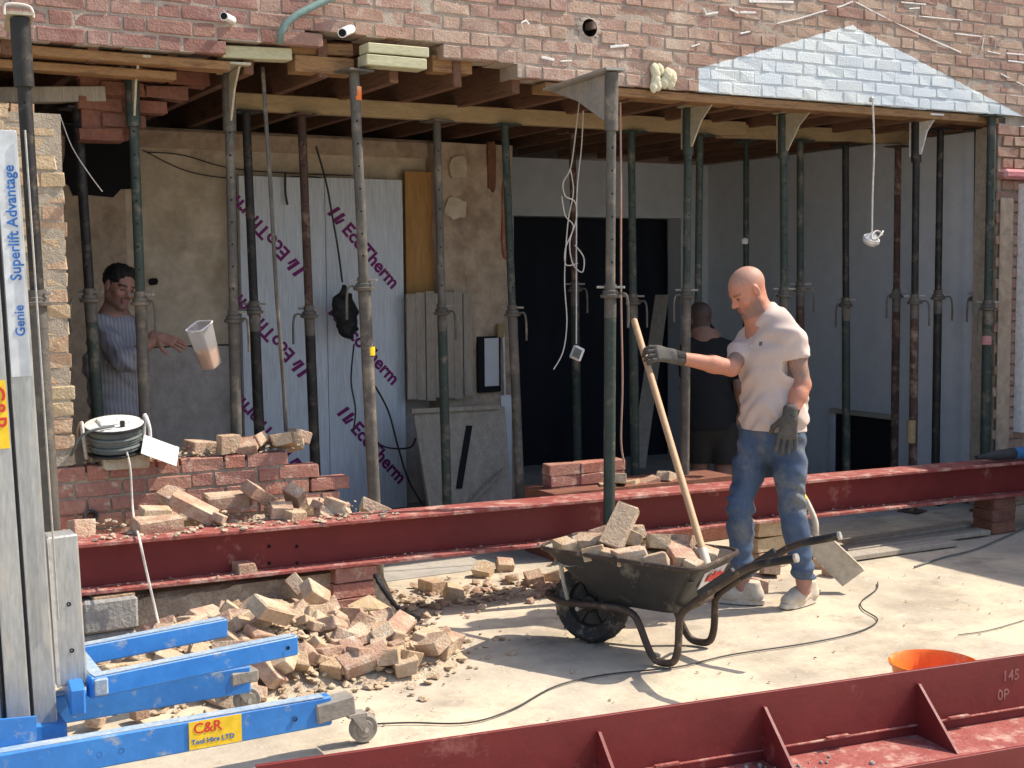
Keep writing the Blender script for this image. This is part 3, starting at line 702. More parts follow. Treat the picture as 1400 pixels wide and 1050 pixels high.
timber('prop_block', P(497, 67, -.06), P(580, 74, -.06), .12, .05, 'timber_green', 'upper of two pale timber blocks on top of a grey prop')
timber('prop_block', P(495, 83, -.06), P(577, 90, -.06), .12, .055, 'timber_green', 'lower of two pale timber blocks on top of a grey prop')
timber('plate_scrap', P(586, 88, .12), P(640, 92, .12), .1, .09, 'timber_orange', 'short orange timber end in the torn edge of brickwork beside the timber blocks')
timber('wall_plate', (3.85, .10, 2.735), (7.6, .10, 2.735), .16, .05, 'timber_orange', 'long orange timber plate under the pale blue painted brickwork')
timber('bearer', (2.25, .80, 2.655), (5.9, .80, 2.675), .07, .095, 'timber', 'long pale timber bearer carried on props under the joists')
timber('bearer', (5.75, .88, 2.665), (7.6, .88, 2.70), .07, .095, 'timber', 'shorter timber bearer lapped onto the end of the long bearer')
timber('bearer', (.75, .55, 2.56), (1.52, .42, 2.60), .08, .075, 'timber_grey', 'short weathered timber bearer beside the stepped brick remnant')
# stepped remnant of an old brick return hanging under the joists
sb = empty('brick_remnant', (1.75, .45, 2.5), 'stepped remnant of red brickwork hanging under the joists', 'wall')
ends = [1.62, 1.72, 1.84, 1.98, 2.12]
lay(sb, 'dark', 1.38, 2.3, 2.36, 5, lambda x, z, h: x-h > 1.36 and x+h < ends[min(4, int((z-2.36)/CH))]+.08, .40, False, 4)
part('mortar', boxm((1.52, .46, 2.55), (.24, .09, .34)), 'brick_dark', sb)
# planks on the ground under the beam at the far end
for i, (a, b) in enumerate((((1160, 742), (1330, 716)), ((1150, 752), (1345, 726)), ((1150, 762), (1300, 741)))):
    A, B = G(*a, .02), G(*b, .02); timber('plank', A, B, .12, .03, 'timber_grey', 'grey plank on the slab, %s of three under the far end of the red beam' % ['innermost', 'middle', 'outermost'][i], 'plank')
# ================================================================ STEEL PROPS
PROPS = []
def prop(top, bot, Y, mt, collar, label, strong=None, hang=1, mt2=None, r=.030, hs=1, ztop=None, thread='prop_grey', long_thread=.12):
    A, B = P(*top, Y), P(*bot, Y)
    if ztop is not None: A = B+(A-B)*((ztop-B.z)/(A.z-B.z))
    foot = B+(A-B)*((0-B.z)/(A.z-B.z)); ax = (A-foot).normalized(); foot.z = 0
    o = empty('steel_prop', foot, label, 'prop', 'steel props holding up the house wall and floor')
    zc = P(*collar, Y).z; C_ = foot+ax*(zc/ax.z); T = A
    pl = .012
    part('base_plate', boxm(foot+Vector((0, 0, pl/2)), (.15, .15, pl), Matrix.Rotation(hs*.3, 3, 'Z')), mt, o)
    part('outer_tube', tubem([foot+ax*pl, C_-ax*long_thread], r, 14), mt, o)
    part('threaded_sleeve', tubem([C_-ax*long_thread, C_+ax*.05], r*1.03, 14), thread, o)
    n = lathem(C_, [(r*1.02, -.022), (r*1.7, -.018), (r*1.75, -.004), (r*1.35, .0), (r*1.35, .016), (r*1.02, .02)], 16); c = part('collar_nut', n, thread, o)
    hd = (Vector(RT)*hang*.8-Vector(_F)*.5).normalized()
    part('handle', tubem(smooth_pts([C_+hd*.045, C_+hd*.085, C_+hd*.10-Vector((0, 0, .05)), C_+hd*.102-Vector((0, 0, .17))], 4), .007, 6), thread, c)
    pin = (Vector(RT)*.9-Vector(_F)*.3).normalized()
    part('pin', tubem([C_-pin*.07+ax*.035, C_+pin*.075+ax*.035], .007, 6), 'galv', o)
    itop = T-ax*.008
    it = part('inner_tube', tubem([C_+ax*.02, itop], r*.82, 14), mt2 or mt, o)
    bm = bmesh.new(); fd = (-Vector(_F)+Vector(_R)*.25).normalized(); L = (itop-C_).length; k = .16
    while k < L-.15:
        q = C_+ax*k; tube(bm, [q+fd*(r*.82-.002), q+fd*(r*.82+.0015)], .0055, 8); k += .115
    if len(bm.verts): part('pin_holes', bm_mesh(bm), 'void', it)['kind'] = 'stuff'
    if strong is None:
        part('top_plate', boxm(T-Vector((0, 0, .004)), (.15, .15, .010), Matrix.Rotation(hs*.2, 3, 'Z')), mt2 or mt, o)
    else:
        sgn, ln, pm = strong; d = Vector((.12*sgn, sgn, 0)).normalized(); sx = Vector((1, 0, 0))
        br = part('wall_bracket', tubem([T-ax*.30, T-ax*.012], r*1.16, 14), mt2 or mt, o)
        part('bracket_web', prismm([T+d*.02-ax*.01-sx*.005, T+d*ln-ax*.01-sx*.005, T+d*(ln*.55)-ax*.10-sx*.005, T+d*(.05)-ax*.25-sx*.005, T+d*.02-ax*.25-sx*.005], sx*.01), pm, br)
        if sgn < 0: part('bracket_spine', barm(T-d*.037-ax*.26, T-d*.037-ax*.012, .055, .012, hint=d), pm, br)
        bl = boxm((0, 0, 0), (.11, ln+.06, .012)); bl.transform(Matrix.Translation(T+d*(ln/2-.02)+Vector((0, 0, .002))) @ Matrix.Rotation(math.atan2(-d.x, d.y), 4, 'Z')); part('bracket_blade', bl, pm, br)
    return o
prop((28, 38), (66, 640), -.38, 'prop_grey', (52, 412), 'brown and grey steel prop standing right in front of the pale brick pier', (1, .34, 'plate_cream'), -1, r=.036, mt2='prop_dark', ztop=2.80)
prop((104, 128), (132, 540), .50, 'prop_green', (123, 408), 'dark green prop in front of the striped shirt under the short weathered bearer', None, -1, mt2='prop_dark', ztop=2.535)
prop((180, 100), (198, 560), .36, 'prop_grey', (192, 412), 'green topped prop with wall bracket that the striped shirt worker reaches past', (-1, .30, 'plate_cream'), 1, mt2='prop_green', ztop=2.74)
prop((312, 86), (323, 580), .36, 'prop_grey', (320, 436), 'grey prop with pale wall bracket before the edge of the insulation board', (-1, .30, 'plate_cream'), 1, ztop=2.74)
prop((336, 148), (354, 580), .80, 'prop_dark', (346, 424), 'dark prop under the bearer in front of the upside down purple lettering', None, -1, ztop=2.607)
prop((412, 152), (430, 610), .80, 'prop_dark', (425, 430), 'dark brown prop under the bearer between the two insulation boards', None, -1, mt2='prop_rust', ztop=2.608)
prop((484, 100), (512, 690), -.02, 'prop_grey', (499, 392), 'thick grey green prop carrying two pale timber blocks beside the black bag', None, -1, r=.033, ztop=2.735)
prop((597, 166), (611, 680), .80, 'prop_green', (605, 426), 'green grey prop in front of the orange plywood sheet', None, 1, mt2='prop_grey', ztop=2.613)
prop((690, 172), (711, 680), .80, 'prop_grey', (701, 428), 'tall green prop against the rough pillar next to the dark doorway', None, 1, mt2='prop_green', ztop=2.615)
prop((782, 174), (790, 630), 1.6, 'prop_green', (787, 395), 'dull green prop deep in the room behind the hanging white cables', None, 1, mt2='prop_rust', ztop=2.69)
prop((836, 108), (833, 660), -.80, 'prop_green', (835, 402), 'mossy green prop standing outside the red beam with a long bracket into the wall', (1, .72, 'galv'), 1, mt2='prop_grey', ztop=2.70)
prop((863, 180), (868, 630), .80, 'prop_green', (868, 412), 'dark green prop behind the shovel handle', None, 1, ztop=2.617)
prop((941, 165), (936, 630), .36, 'prop_grey', (936, 404), 'grey green prop with wall bracket that crosses in front of the gloved hand', (-1, .30, 'plate_cream'), -1, mt2='prop_green', ztop=2.73)
prop((957, 176), (952, 630), .80, 'prop_green', (954, 424), 'green prop under the bearer behind the bald worker\'s outstretched forearm', None, 1, ztop=2.618)
prop((1020, 190), (1020, 640), 1.5, 'prop_green', (1020, 420), 'thin green prop rising behind the bald worker\'s head', None, 1, r=.026, ztop=2.69)
prop((1071, 172), (1073, 640), .40, 'prop_grey', (1073, 402), 'grey prop with pale wall bracket right behind the bald worker\'s shoulder', (-1, .33, 'plate_cream'), -1, mt2='prop_green', ztop=2.74)
prop((1094, 185), (1094, 640), .85, 'prop_rust', (1094, 395), 'rust collared green prop behind the bald worker\'s shoulder', None, 1, mt2='prop_green', ztop=2.63)
prop((1156, 198), (1157, 630), .88, 'prop_green', (1157, 416), 'green prop standing in front of the small fireplace opening', None, -1, mt2='prop_dark', ztop=2.62)
prop((1228, 200), (1222, 690), .80, 'prop_rust', (1222, 404), 'brown rusty prop at the edge of the fireplace opening', None, -1, ztop=2.622)
prop((1253, 190), (1247, 735), .22, 'prop_rust', (1245, 412), 'purple brown prop with a white bracket strip and its foot plate on the slab', (-1, .20, 'label_white'), 1, mt2='prop_dark', ztop=2.74)
prop((1286, 168), (1278, 700), .36, 'prop_dark', (1281, 406), 'near black green prop in front of the pale end of the grey side wall', None, 1, mt2='prop_dark', ztop=2.70)
prop((1356, 162), (1345, 720), -.02, 'prop_green', (1347, 420), 'thick green prop with a pink paint mark beside the brick jamb', None, -1, r=.036, mt2='prop_green', ztop=2.755)
prop((1337, 180), (1333, 720), .25, 'prop_dark', (1334, 408), 'black prop standing tight behind the thick green one at the brick jamb', None, -1, mt2='prop_dark', ztop=2.70)
# paint marks and tape
def on_prop(x, y, Y, name, m, par, h=.05, r=.034):
    c = P(x, y, Y); part(name, tubem([c-Vector((0, 0, h/2)), c+Vector((0, 0, h/2))], r, 14), m, par)
bylab = {o['label']: o for o in bpy.data.objects if o.name.startswith('steel_prop')}
for lab, x, y, Y, m, h, r in (('thick green prop with a pink', 1349, 465, -.02, 'pink_stone', .06, .0375), ('black prop standing', 1333, 500, .25, 'timber_orange', .05, .0315), ('thick grey green', 487, 128, -.02, 'bucket_orange', .07, .0285), ('thick grey green', 504, 480, -.02, 'sticker_yellow', .045, .0345), ('purple brown', 1246, 590, .22, 'timber', .16, .0315)):
    for k, o in bylab.items():
        if k.startswith(lab): on_prop(x, y, Y, 'paint_mark', m, o, h, r)
# wire loop on top of the near prop's bracket
for k, o in bylab.items():
    if k.startswith('brown and grey'):
        part('wire_loop', tubem(smooth_pts([P(6, 20, -.42), P(7, 7, -.42), P(20, 5, -.42), P(38, 8, -.42), P(44, 14, -.42), P(46, 24, -.42)], 5), .006, 6), 'cable_white', o)
# ================================================================ STEEL BEAMS
def ibeam(a, b, ht, wd, tf, tw, o, m='red_oxide', mlit='red_lit'):
    """I beam; a,b = centre of the top flange's top face"""
    a, b = Vector(a), Vector(b); u = (b-a).normalized(); z = Vector((0, 0, 1)); n = u.cross(z).normalized(); z = n.cross(u)
    def pl(c0, w_, h_): return [c0-n*w_/2-z*h_/2, c0+n*w_/2-z*h_/2, c0+n*w_/2+z*h_/2, c0-n*w_/2+z*h_/2]
    for nm, off, w_, h_, mm in (('top_flange', tf/2, wd, tf, mlit), ('web', ht/2, tw, ht-2*tf, m), ('bottom_flange', ht-tf/2, wd, tf, mlit)):
        bm = bmesh.new(); prism(bm, pl(a-z*off, w_, h_), b-a)
        bmesh.ops.bevel(bm, geom=[e for e in bm.edges if e.calc_length() > 1], offset=.003, segments=1, affect='EDGES')
        part(nm, bm_mesh(bm), mm, o)
BA, BB = P(90, 746, -.66), P(1400, 631, -.66)
ux = (BB-BA).normalized(); BA2 = BA-ux*.02; BB2 = BB+ux*.55
off = Vector((0, .10, 0)); BH = .225
mb = empty('steel_beam', (BA2+BB2)/2+off-Vector((0, 0, BH)), 'long dusty dark red steel beam lying on piers in front of the opening', 'beam')
ibeam(BA2+off, BB2+off, BH, .2, .018, .012, mb)
for x in (368, 406):
    for y in (745, 768): part('bolt_hole', lathem(P(x, y+2, -.569), [(.009, 0), (.001, -.001)], 10, Matrix.Rotation(R(90), 3, 'X')), 'void', mb)
def beam_top(x): t = (x-BA2.x)/(BB2.x-BA2.x); return (BA2+(BB2-BA2)*t).z
# piers under the beam
def pier_at(px, courses, label, key='pale', n=1, cat='pier', face=-.66):
    c = P(px, 800, face); top = beam_top(c.x)-BH; h = top/courses
    o = empty('brick_stack', (c.x, -.56, 0), label, cat)
    for k in range(courses):
        for j in range(n):
            me = random.choice(BRK[key][0]); q = bpy.data.objects.new('brick', me); COL.objects.link(q); q.parent = o
            q.location = (j*.225-(n-1)*.1125+random.uniform(-.008, .008), random.uniform(-.01, .01), (k+.5)*h); q.scale = (1, 1.6, h/.069); q.rotation_euler = (0, 0, random.uniform(-.04, .04) + (math.pi if random.random() < .5 else 0))
    return o
pier_at(1060, 3, 'stack of pale bricks carrying the red beam behind the bald worker\'s legs', 'pale', 1)
pier_at(488, 4, 'stack of brown bricks carrying the red beam at the edge of the rubble heap', 'low', 1)
pier_at(1375, 3, 'stack of dark bricks carrying the shaded end of the red beam', 'dark', 1)
gb = empty('block_stack', P(145, 860, -.62), 'grey mortared block stack carrying the red beam by the blue lift forks', 'pier')
gx = P(145, 850, -.62).x; gz = beam_top(gx)-BH-.006
part('block', boxm((gx, -.56, gz*.24), (.24, .22, gz*.47), bev=.012), 'block_grey', gb); part('block', boxm((gx+.01, -.57, gz*.72), (.235, .22, gz*.46), bev=.012), 'block_grey', gb)
part('brick_end', boxm((gx-.13, -.58, gz*.5), (.05, .2, gz*.95), bev=.01), 'brick_low', gb)
part('packing', boxm((gx+.03, -.56, gz*.965), (.18, .2, gz*.05), bev=.004), 'brick_pale', gb)
# shelf of earth and rubble between beam and house wall on the left
bm = bmesh.new(); bmesh.ops.create_grid(bm, x_segments=110, y_segments=16, size=.5)
for v in bm.verts:
    x = 1.0+(v.co.x+.5)*1.72; yy = -.66+(v.co.y+.5)*.66; e = min(1, max(0, (2.66-x)/.18))*min(1, max(0, (yy+.64)/.10))
    z = .44*e*(1-.1*math.sin(x*5))+(noise.noise(Vector((x*9, yy*9, 0)))*.03+noise.noise(Vector((x*25, yy*25, 3)))*.015)*e
    v.co = Vector((x, yy, min(z, .50) if yy > -.45 else min(z, .27)))
o = link('rubble_bank', bm_mesh(bm), 'rubble_dust'); o['kind'] = 'stuff'; tag(o, 'bank of dusty rubble between the red beam and the low brick wall', 'rubble')
# ------------------------------------------------ foreground beam lying on the slab
FT = .32
fa, fb2 = G(349, 1045, FT), G(1400, 893, FT); fu = (fb2-fa).normalized(); fb2 = fb2+fu*.6; fn = Vector((fu.y, -fu.x, 0)); 
if fn.y > 0: fn = -fn
z = Vector((0, 0, 1))
fo = empty('steel_beam', (fa+fb2)/2-z*FT, 'dark red fabricated steel beam with triangular stiffeners lying beyond the orange bucket', 'beam')
def plate(nm, a, b, dn, dz, m='red_oxide'):
    bm = bmesh.new(); prism(bm, [a, a+dn, a+dn+dz, a+dz], b-a); bmesh.ops.bevel(bm, geom=[e for e in bm.edges if e.calc_length() > 1], offset=.0015, segments=1, affect='EDGES'); return part(nm, bm_mesh(bm), m, fo)
plate('back_plate', fa-z*FT, fb2-z*FT, fn*.014, z*FT)
plate('shelf_plate', fa+fn*.0145-z*(FT-.085), fb2+fn*.0145-z*(FT-.085), fn*.235, z*.012, 'red_lit')
plate('front_plate', fa+fn*.25-z*FT, fb2+fn*.25-z*FT, fn*.014, z*.104)
plate('welded_bar', fa+fn*.0145-z*(FT-.128), fb2+fn*.0145-z*(FT-.128), fn*.010, z*.006, 'red_lit')
for px_, py_ in ((833, 1012), (1065, 978), (1276, 944)):
    q = G(px_, py_, FT-.045); t = (q-fa).dot(fu); s = fa+fu*t+fn*.0145
    part('stiffener', prismm([s-z*(FT-.098), s+fn*.21-z*(FT-.098), s+fn*.19-z*(FT-.115), s+fn*.012-z*.045, s-z*.045], fu*.010), 'red_oxide', fo)
for t in (.62, 1.28, 1.92, 2.42): part('weld_tab', boxm(fa+fu*(t*1.0)+fn*.03-z*(FT-.140), (.085, .016, .006), Matrix.Rotation(math.atan2(fu.y, fu.x), 3, 'Z')), 'red_lit', fo)
text_part('145', .052, fa+fu*2.62+fn*.0147-z*.085, fu, z, 'chalk_faint', fo, 'chalk_mark'); text_part('0P', .052, fa+fu*2.60+fn*.0147-z*.15, fu, z, 'chalk_faint', fo, 'chalk_mark')
stn = [stone_mesh(.012, 900+i) for i in range(3)]
for s in stn: s.materials.append(MATS['block_grey'])
bm = bmesh.new()
for i in range(46):
    t = random.gauss(1.62, .12); s = fa+fu*t+fn*random.uniform(.06, .22)-z*(FT-.10)
    bmesh.ops.create_icosphere(bm, subdivisions=1, radius=random.uniform(.003, .010), matrix=Matrix.Translation(s) @ Matrix.Rotation(random.random()*6, 4, 'X'))
o = link('grit', bm_mesh(bm), 'block_grey'); o['kind'] = 'stuff'; tag(o, 'dark grit scattered on the shelf plate of the stiffened beam', 'grit')
# ================================================================ MATERIAL LIFT
lift = empty('material_lift', (.75, -1.85, 0), 'blue and aluminium material lift with forks and castors in front of the rubble', 'lift')
def lbox(nm, a, b, wd, ht, m='blue_paint', par=None, bev=.006): return part(nm, barm(a, b, wd, ht, bev), m, par or lift)
# base legs
NL0, NL1 = Vector((.40, -2.13, .155)), Vector((1.66, -2.12, .155))
FL0, FL1 = Vector((.55, -1.62, .155)), Vector((1.53, -1.62, .155))
leg = lbox('leg', NL0, NL1, .055, .105); leg2 = lbox('leg', FL0, FL1, .055, .105)
part('leg_top', boxm((1.03, -2.125, .2085), (1.2, .045, .003)), 'blue_pale', leg); part('leg_top', boxm((1.04, -1.62, .2085), (.95, .045, .003)), 'blue_pale', leg2)
# label on near leg
part('sticker', boxm((1.24, -2.1545, .156), (.18, .002, .095)), 'sticker_yellow', leg)
text_part('C&R', .05, (1.165, -2.1558, .162), (1, 0, 0), (0, 0, 1), 'print_red', leg); text_part('Tool Hire LTD', .024, (1.157, -2.1558, .126), (1, 0, 0), (0, 0, 1), 'print_blue', leg)
lbox('cross_member', (.46, -2.10, .14), (.46, -1.60, .14), .09, .09); lbox('cross_member', (.60, -2.10, .17), (.60, -1.6, .17), .05, .05)
def castor(c, par, ang=0.):
    f_ = part('castor_fork', boxm(c+Vector((-.03, 0, .055)), (.07, .055, .012)), 'caster_grey', par)
    for s in (-1, 1): part('fork_cheek', prismm([c+Vector((-.055, s*.026, .055)), c+Vector((-.005, s*.026, .055)), c+Vector((.012, s*.026, 0)), c+Vector((-.008, s*.026, -.012))], (0, .004*s, 0)), 'caster_grey', f_)
    part('castor_wheel', lathem(c, [(.012, -.021), (.03, -.021), (.032, -.016), (.046, -.019), (.052, -.012), (.052, .012), (.046, .019), (.032, .016), (.03, .021), (.012, .021)], 24, Matrix.Rotation(R(90), 3, 'X'), cap=True), 'caster_grey', par)
    part('axle', tubem([c+Vector((0, -.034, 0)), c+Vector((0, .034, 0))], .009, 8), 'galv', f_)
ct = lbox('castor_bracket', (1.60, -2.12, .15), (1.745, -2.12, .165), .075, .07, 'caster_grey', leg); castor(Vector((1.80, -2.09, .052)), leg)
ct = lbox('castor_bracket', (1.45, -1.62, .165), (1.56, -1.61, .165), .07, .05, 'caster_grey', leg2); castor(Vector((1.54, -1.56, .052)), leg2)
castor(Vector((.45, -2.3, .052)), lift); castor(Vector((.45, -1.5, .052)), lift)
for x_, y_ in ((.86, -2.1545), (.93, -2.1545), (1.52, -2.1545)): part('bolt', lathem((x_, y_, .15), [(.009, 0), (.008, -.006), (.001, -.007)], 8, Matrix.Rotation(R(90), 3, 'X')), 'prop_dark', leg)
# mast: nested aluminium columns
mlean = Vector((-.03, 0, 1)).normalized()
def col(nm, cx, cy, w_, d_, z0, z1, m='alu'):
    a = Vector((cx, cy, z0)); b = a+mlean*(z1-z0); o = part(nm, barm(a, b, w_, d_, .006, hint=Vector((0, 1, 0))), m, lift); return o
m1 = col('mast_column', .575, -1.86, .075, .10, .1, 2.14, 'alu'); m2 = col('mast_column', .658, -1.87, .078, .11, .1, 2.16, 'alu'); m3 = col('mast_column', .742, -1.86, .078, .10, .12, 2.15, 'alu')
for cx in (.6165, .70): part('groove', barm(Vector((cx, -1.916, .15)), Vector((cx, -1.916, .15))+mlean*1.98, .007, .012, 0, Vector((0, 1, 0))), 'void', m2)
car = col('carriage', .84, -1.80, .10, .11, .30, .815, 'alu'); part('carriage_edge', barm(Vector((.795, -1.858, .30)), Vector((.795, -1.858, .30))+mlean*.51, .012, .006, 0, Vector((0, 1, 0))), 'steel_bright', car)
for zz in (.42, .58): part('bolt', lathem((.845-.03*(zz-.3), -1.858, zz), [(.008, 0), (.001, -.004)], 8, Matrix.Rotation(R(90), 3, 'X')), 'void', car)
def mast_txt(s, sz, px_, py_, m, par):
    q = P(px_, py_, -1.927); dn = -mlean; return text_part(s, sz, q, -dn, Vector((-1, 0, 0)), m, par)
wp = part('name_strip', barm(Vector((.742, -1.9125, 1.36))-Vector((.037, 0, 0)), Vector((.742, -1.9125, 1.36))+mlean*.785-Vector((.037, 0, 0)), .062, .003, 0, Vector((0, 1, 0))), 'alu_white', m3)
q0 = Vector((.742-.037+.016, -1.9152, 1.49)); text_part('Genie', .042, q0, mlean, Vector((-1, 0, 0)), 'print_blue', m3); text_part('Superlift Advantage', .047, q0+mlean*.18, mlean, Vector((-1, 0, 0)), 'print_blue', m3)
part('sticker', barm(Vector((.62, -1.9275, 1.13)), Vector((.62, -1.9275, 1.13))+mlean*.22, .078, .003, 0, Vector((0, 1, 0))), 'sticker_yellow', m2)
text_part('C&R', .075, Vector((.597, -1.930, 1.335)), -mlean, Vector((1, 0, 0)), 'print_red', m2)
part('base_bracket', prismm([(.50, -2.10, .20), (.68, -2.10, .20), (.68, -2.10, .29), (.56, -2.10, .30), (.50, -2.10, .26)], (0, .012, 0)), 'blue_paint', lift)
part('base_bracket', prismm([(.50, -1.95, .10), (.80, -1.95, .10), (.80, -1.95, .20), (.50, -1.95, .22)], (0, .14, 0)), 'blue_paint', lift)
# forks
FZ = .335
fk = lbox('fork', G(120, 926, FZ)-Vector((0, 0, .035)), G(404, 868, FZ)-Vector((0, 0, .035)), .045, .075); A, B = G(120, 926, FZ), G(404, 868, FZ); part('fork_top', barm(A+(B-A)*.02+Vector((0, 0, .0035)), B-(B-A)*.02+Vector((0, 0, .0035)), .040, .003, 0), 'blue_pale', fk)
fk2 = lbox('fork', G(104, 884, FZ)-Vector((0, 0, .035)), G(308, 845, FZ)-Vector((0, 0, .035)), .045, .075); A, B = G(104, 884, FZ), G(308, 845, FZ); part('fork_top', barm(A+(B-A)*.02+Vector((0, 0, .0035)), B-(B-A)*.02+Vector((0, 0, .0035)), .040, .003, 0), 'blue_pale', fk2)
lbox('fork_bar', G(104, 884, FZ)-Vector((.0, -.02, .035)), G(136, 924, FZ)-Vector((.0, .02, .035)), .05, .06, 'blue_pale')
lbox('fork_bar', G(92, 888, FZ)-Vector((-.0, -.02, .06)), G(104, 934, FZ)-Vector((.0, .02, .06)), .05, .09)
for x_, y_, par_ in ((389, 884, fk), (286, 859, fk2)):
    q = G(x_, y_, FZ-.035); part('bolt_hole', lathem(q+Vector((.004, -.0265, 0)), [(.008, 0), (.001, -.001)], 10, Matrix.Rotation(R(90), 3, 'X')), 'void', par_)
part('winch_cable', tubem([Vector((.79, -1.925, .55)), Vector((.79, -1.925, .55))+mlean*1.6], .0035, 6), 'galv', lift)
# ================================================================ WHEELBARROW
_f2 = Vector(_F); _r2 = Vector(_R); camg = Vector((CAM[0], CAM[1], 0))
def LD(lat, dep): return camg+_r2*lat+_f2*dep           # ground place from sideways / forward distance to the camera
A0, B0 = LD(.215, 6.02), LD(.873, 5.60); bx = (B0-A0).normalized(); by = Vector((-bx.y, bx.x, 0))
if by.dot(_f2) < 0: by = -by
def W(t, s, z_): return A0+bx*t+by*s+Vector((0, 0, z_))
wb = empty('wheelbarrow', W(.45, 0, 0), 'black wheelbarrow full of broken brick with worn brown tube legs', 'wheelbarrow')
def rrect(t0, t1, hw0, hw1, z0, z1, rad, n=5):
    """rounded outline: t0..t1 along the barrow, half widths at each end, heights at each end"""
    out = []
    for (t, s, a0) in ((t1, 1, 0), (t0, 1, 90), (t0, -1, 180), (t1, -1, 270)):
        for k in range(n):
            a = R(a0+90*k/(n-1)); hw_ = hw1 if t == t1 else hw0
            cx = t-rad if t == t1 else t+rad; cs = s*(hw_-rad)
            tt = cx+rad*math.cos(a); ss = cs+rad*math.sin(a); q = (tt-t0)/(t1-t0); out.append((tt, ss, z0+(z1-z0)*q))
    return out
rim = rrect(0, .80, .21, .245, .455, .445, .075); low_ = rrect(.29, .66, .135, .15, .225, .225, .05)
mid = [tuple(a*.5+b*.5 for a, b in zip(p, q)) for p, q in zip(rim, low_)]
mid = [(m_[0], m_[1]*1.06, m_[2]) for m_ in mid]
def shell(loops, bottom, flip=False):
    bm = bmesh.new(); L = [[bm.verts.new(W(*p)) for p in lp] for lp in loops]; n = len(L[0])
    for a, b in zip(L, L[1:]):
        for k in range(n): bm.faces.new((a[k], a[(k+1) % n], b[(k+1) % n], b[k]))
    if bottom: bm.faces.new(L[-1])
    me = bm_mesh(bm, smooth=True); return me
tr = part('tray', shell([rim, mid, low_], True), 'black_plastic', wb)
ins = lambda lp, d, dz: [((p[0]-.4)*(1-d*2.2)+.4, p[1]*(1-d*4), p[2]+dz) for p in lp]
part('tray_lining', shell([ins(rim, .012, .001), ins(mid, .012, .004), ins(low_, .02, .006)], True), 'tray_inner', tr)
bm = bmesh.new(); rp_ = [W(*p) for p in rim]; tube(bm, rp_+[rp_[0], rp_[1]], .011, 8, False); part('rim', bm_mesh(bm, smooth=True), 'tube_brown', tr)
for k in range(9):   # pressed ribs
    t = .2+.05*k
part('maker_label', prismm([W(.772, -.10, .405), W(.772, .14, .405), W(.732, .13, .325), W(.732, -.09, .325)], bx*.004), 'label_white', tr)
for (s0, s1, z0_, z1_) in ((-.06, -.01, .39, .35), (.0, .05, .395, .345), (.06, .10, .385, .355)):
    part('label_print', prismm([W(.7735, s0, z0_), W(.7735, s1, z0_-.01), W(.7535, s1, z1_), W(.7535, s0, z1_+.01)], bx*.006), 'print_red', tr)
WR = .182; wc = W(.17, 0, WR)
rot = Matrix((bx, Vector((0, 0, 1)), by)).transposed()
wh = part('wheel', lathem(wc, [(.108, -.032), (.13, -.045), (.158, -.050), (.175, -.038), (.182, -.018), (.183, 0), (.182, .018), (.175, .038), (.158, .050), (.13, .045), (.108, .032)], 32, rot), 'rubber', wb)
bm = bmesh.new()
for k in range(32):
    a = 2*math.pi*k/32; d = bx*math.cos(a)+Vector((0, 0, math.sin(a))); box(bm, wc+d*.180+by*(.018 if k % 2 else -.018), (.010, .03, .008), Matrix((Vector((0, 0, 1)).cross(by).normalized()*0+by.cross(d), by, d)).transposed())
part('tread', bm_mesh(bm), 'rubber', wh)
hub = part('rim_disc', lathem(wc, [(.02, -.036), (.035, -.032), (.045, -.012), (.098, -.012), (.110, -.030), (.110, .03), (.098, .012), (.045, .012), (.035, .032), (.02, .036)], 28, rot, cap=True), 'black_plastic', wh)
for k in range(6):
    a = 2*math.pi*k/6; d = bx*math.cos(a)+Vector((0, 0, math.sin(a))); part('spoke', barm(wc+d*.03-by*.016, wc+d*.104-by*.016, .018, .012, .002, by), 'prop_dark', wh)
part('axle', tubem([wc-by*.14, wc+by*.14], .010, 10), 'galv', wb)
for s in (-1, 1):
    pts = [W(-.02, s*.06, .20), W(.10, s*.11, .195), W(.30, s*.15, .215), W(.42, s*.17, .218), W(.485, s*.175, .19), W(.54, s*.18, .08), W(.575, s*.185, .028), W(.625, s*.187, .016), W(.67, s*.187, .03), W(.69, s*.187, .09), W(.695, s*.187, .19), W(.705, s*.187, .235), W(.76, s*.20, .29), W(.98, s*.235, .455), W(1.06, s*.245, .50), W(1.10, s*.25, .515)]
    fr = part('frame_tube', tubem(smooth_pts(pts, 4), .0165, 10), 'tube_brown', wb)
    part('grip', tubem([W(1.08, s*.249, .508), W(1.24, s*.262, .552)], .018, 10), 'prop_dark', fr)
    part('grip_end', tubem([W(1.232, s*.2614, .5498), W(1.243, s*.2622, .553)], .0185, 10), 'galv', fr)
    part('support_strut', tubem([W(.085, s*.15, .43), W(.10, s*.14, .30), W(.105, s*.105, .20)], .010, 8), 'galv', wb)
    part('handle_channel', barm(W(.80, s*.205, .335), W(.965, s*.232, .458), .03, .045, .004), 'black_plastic', fr)
part('nose_hoop', tubem(smooth_pts([W(-.02, -.06, .2), W(-.05, -.03, .2), W(-.05, .03, .2), W(-.02, .06, .2)], 4), .0165, 8), 'tube_brown', wb)
part('cross_brace', tubem([W(.64, -.187, .02), W(.69, -.187, .235), W(.69, .187, .235), W(.64, .187, .02)][1:3], .010, 8), 'tube_brown', wb)
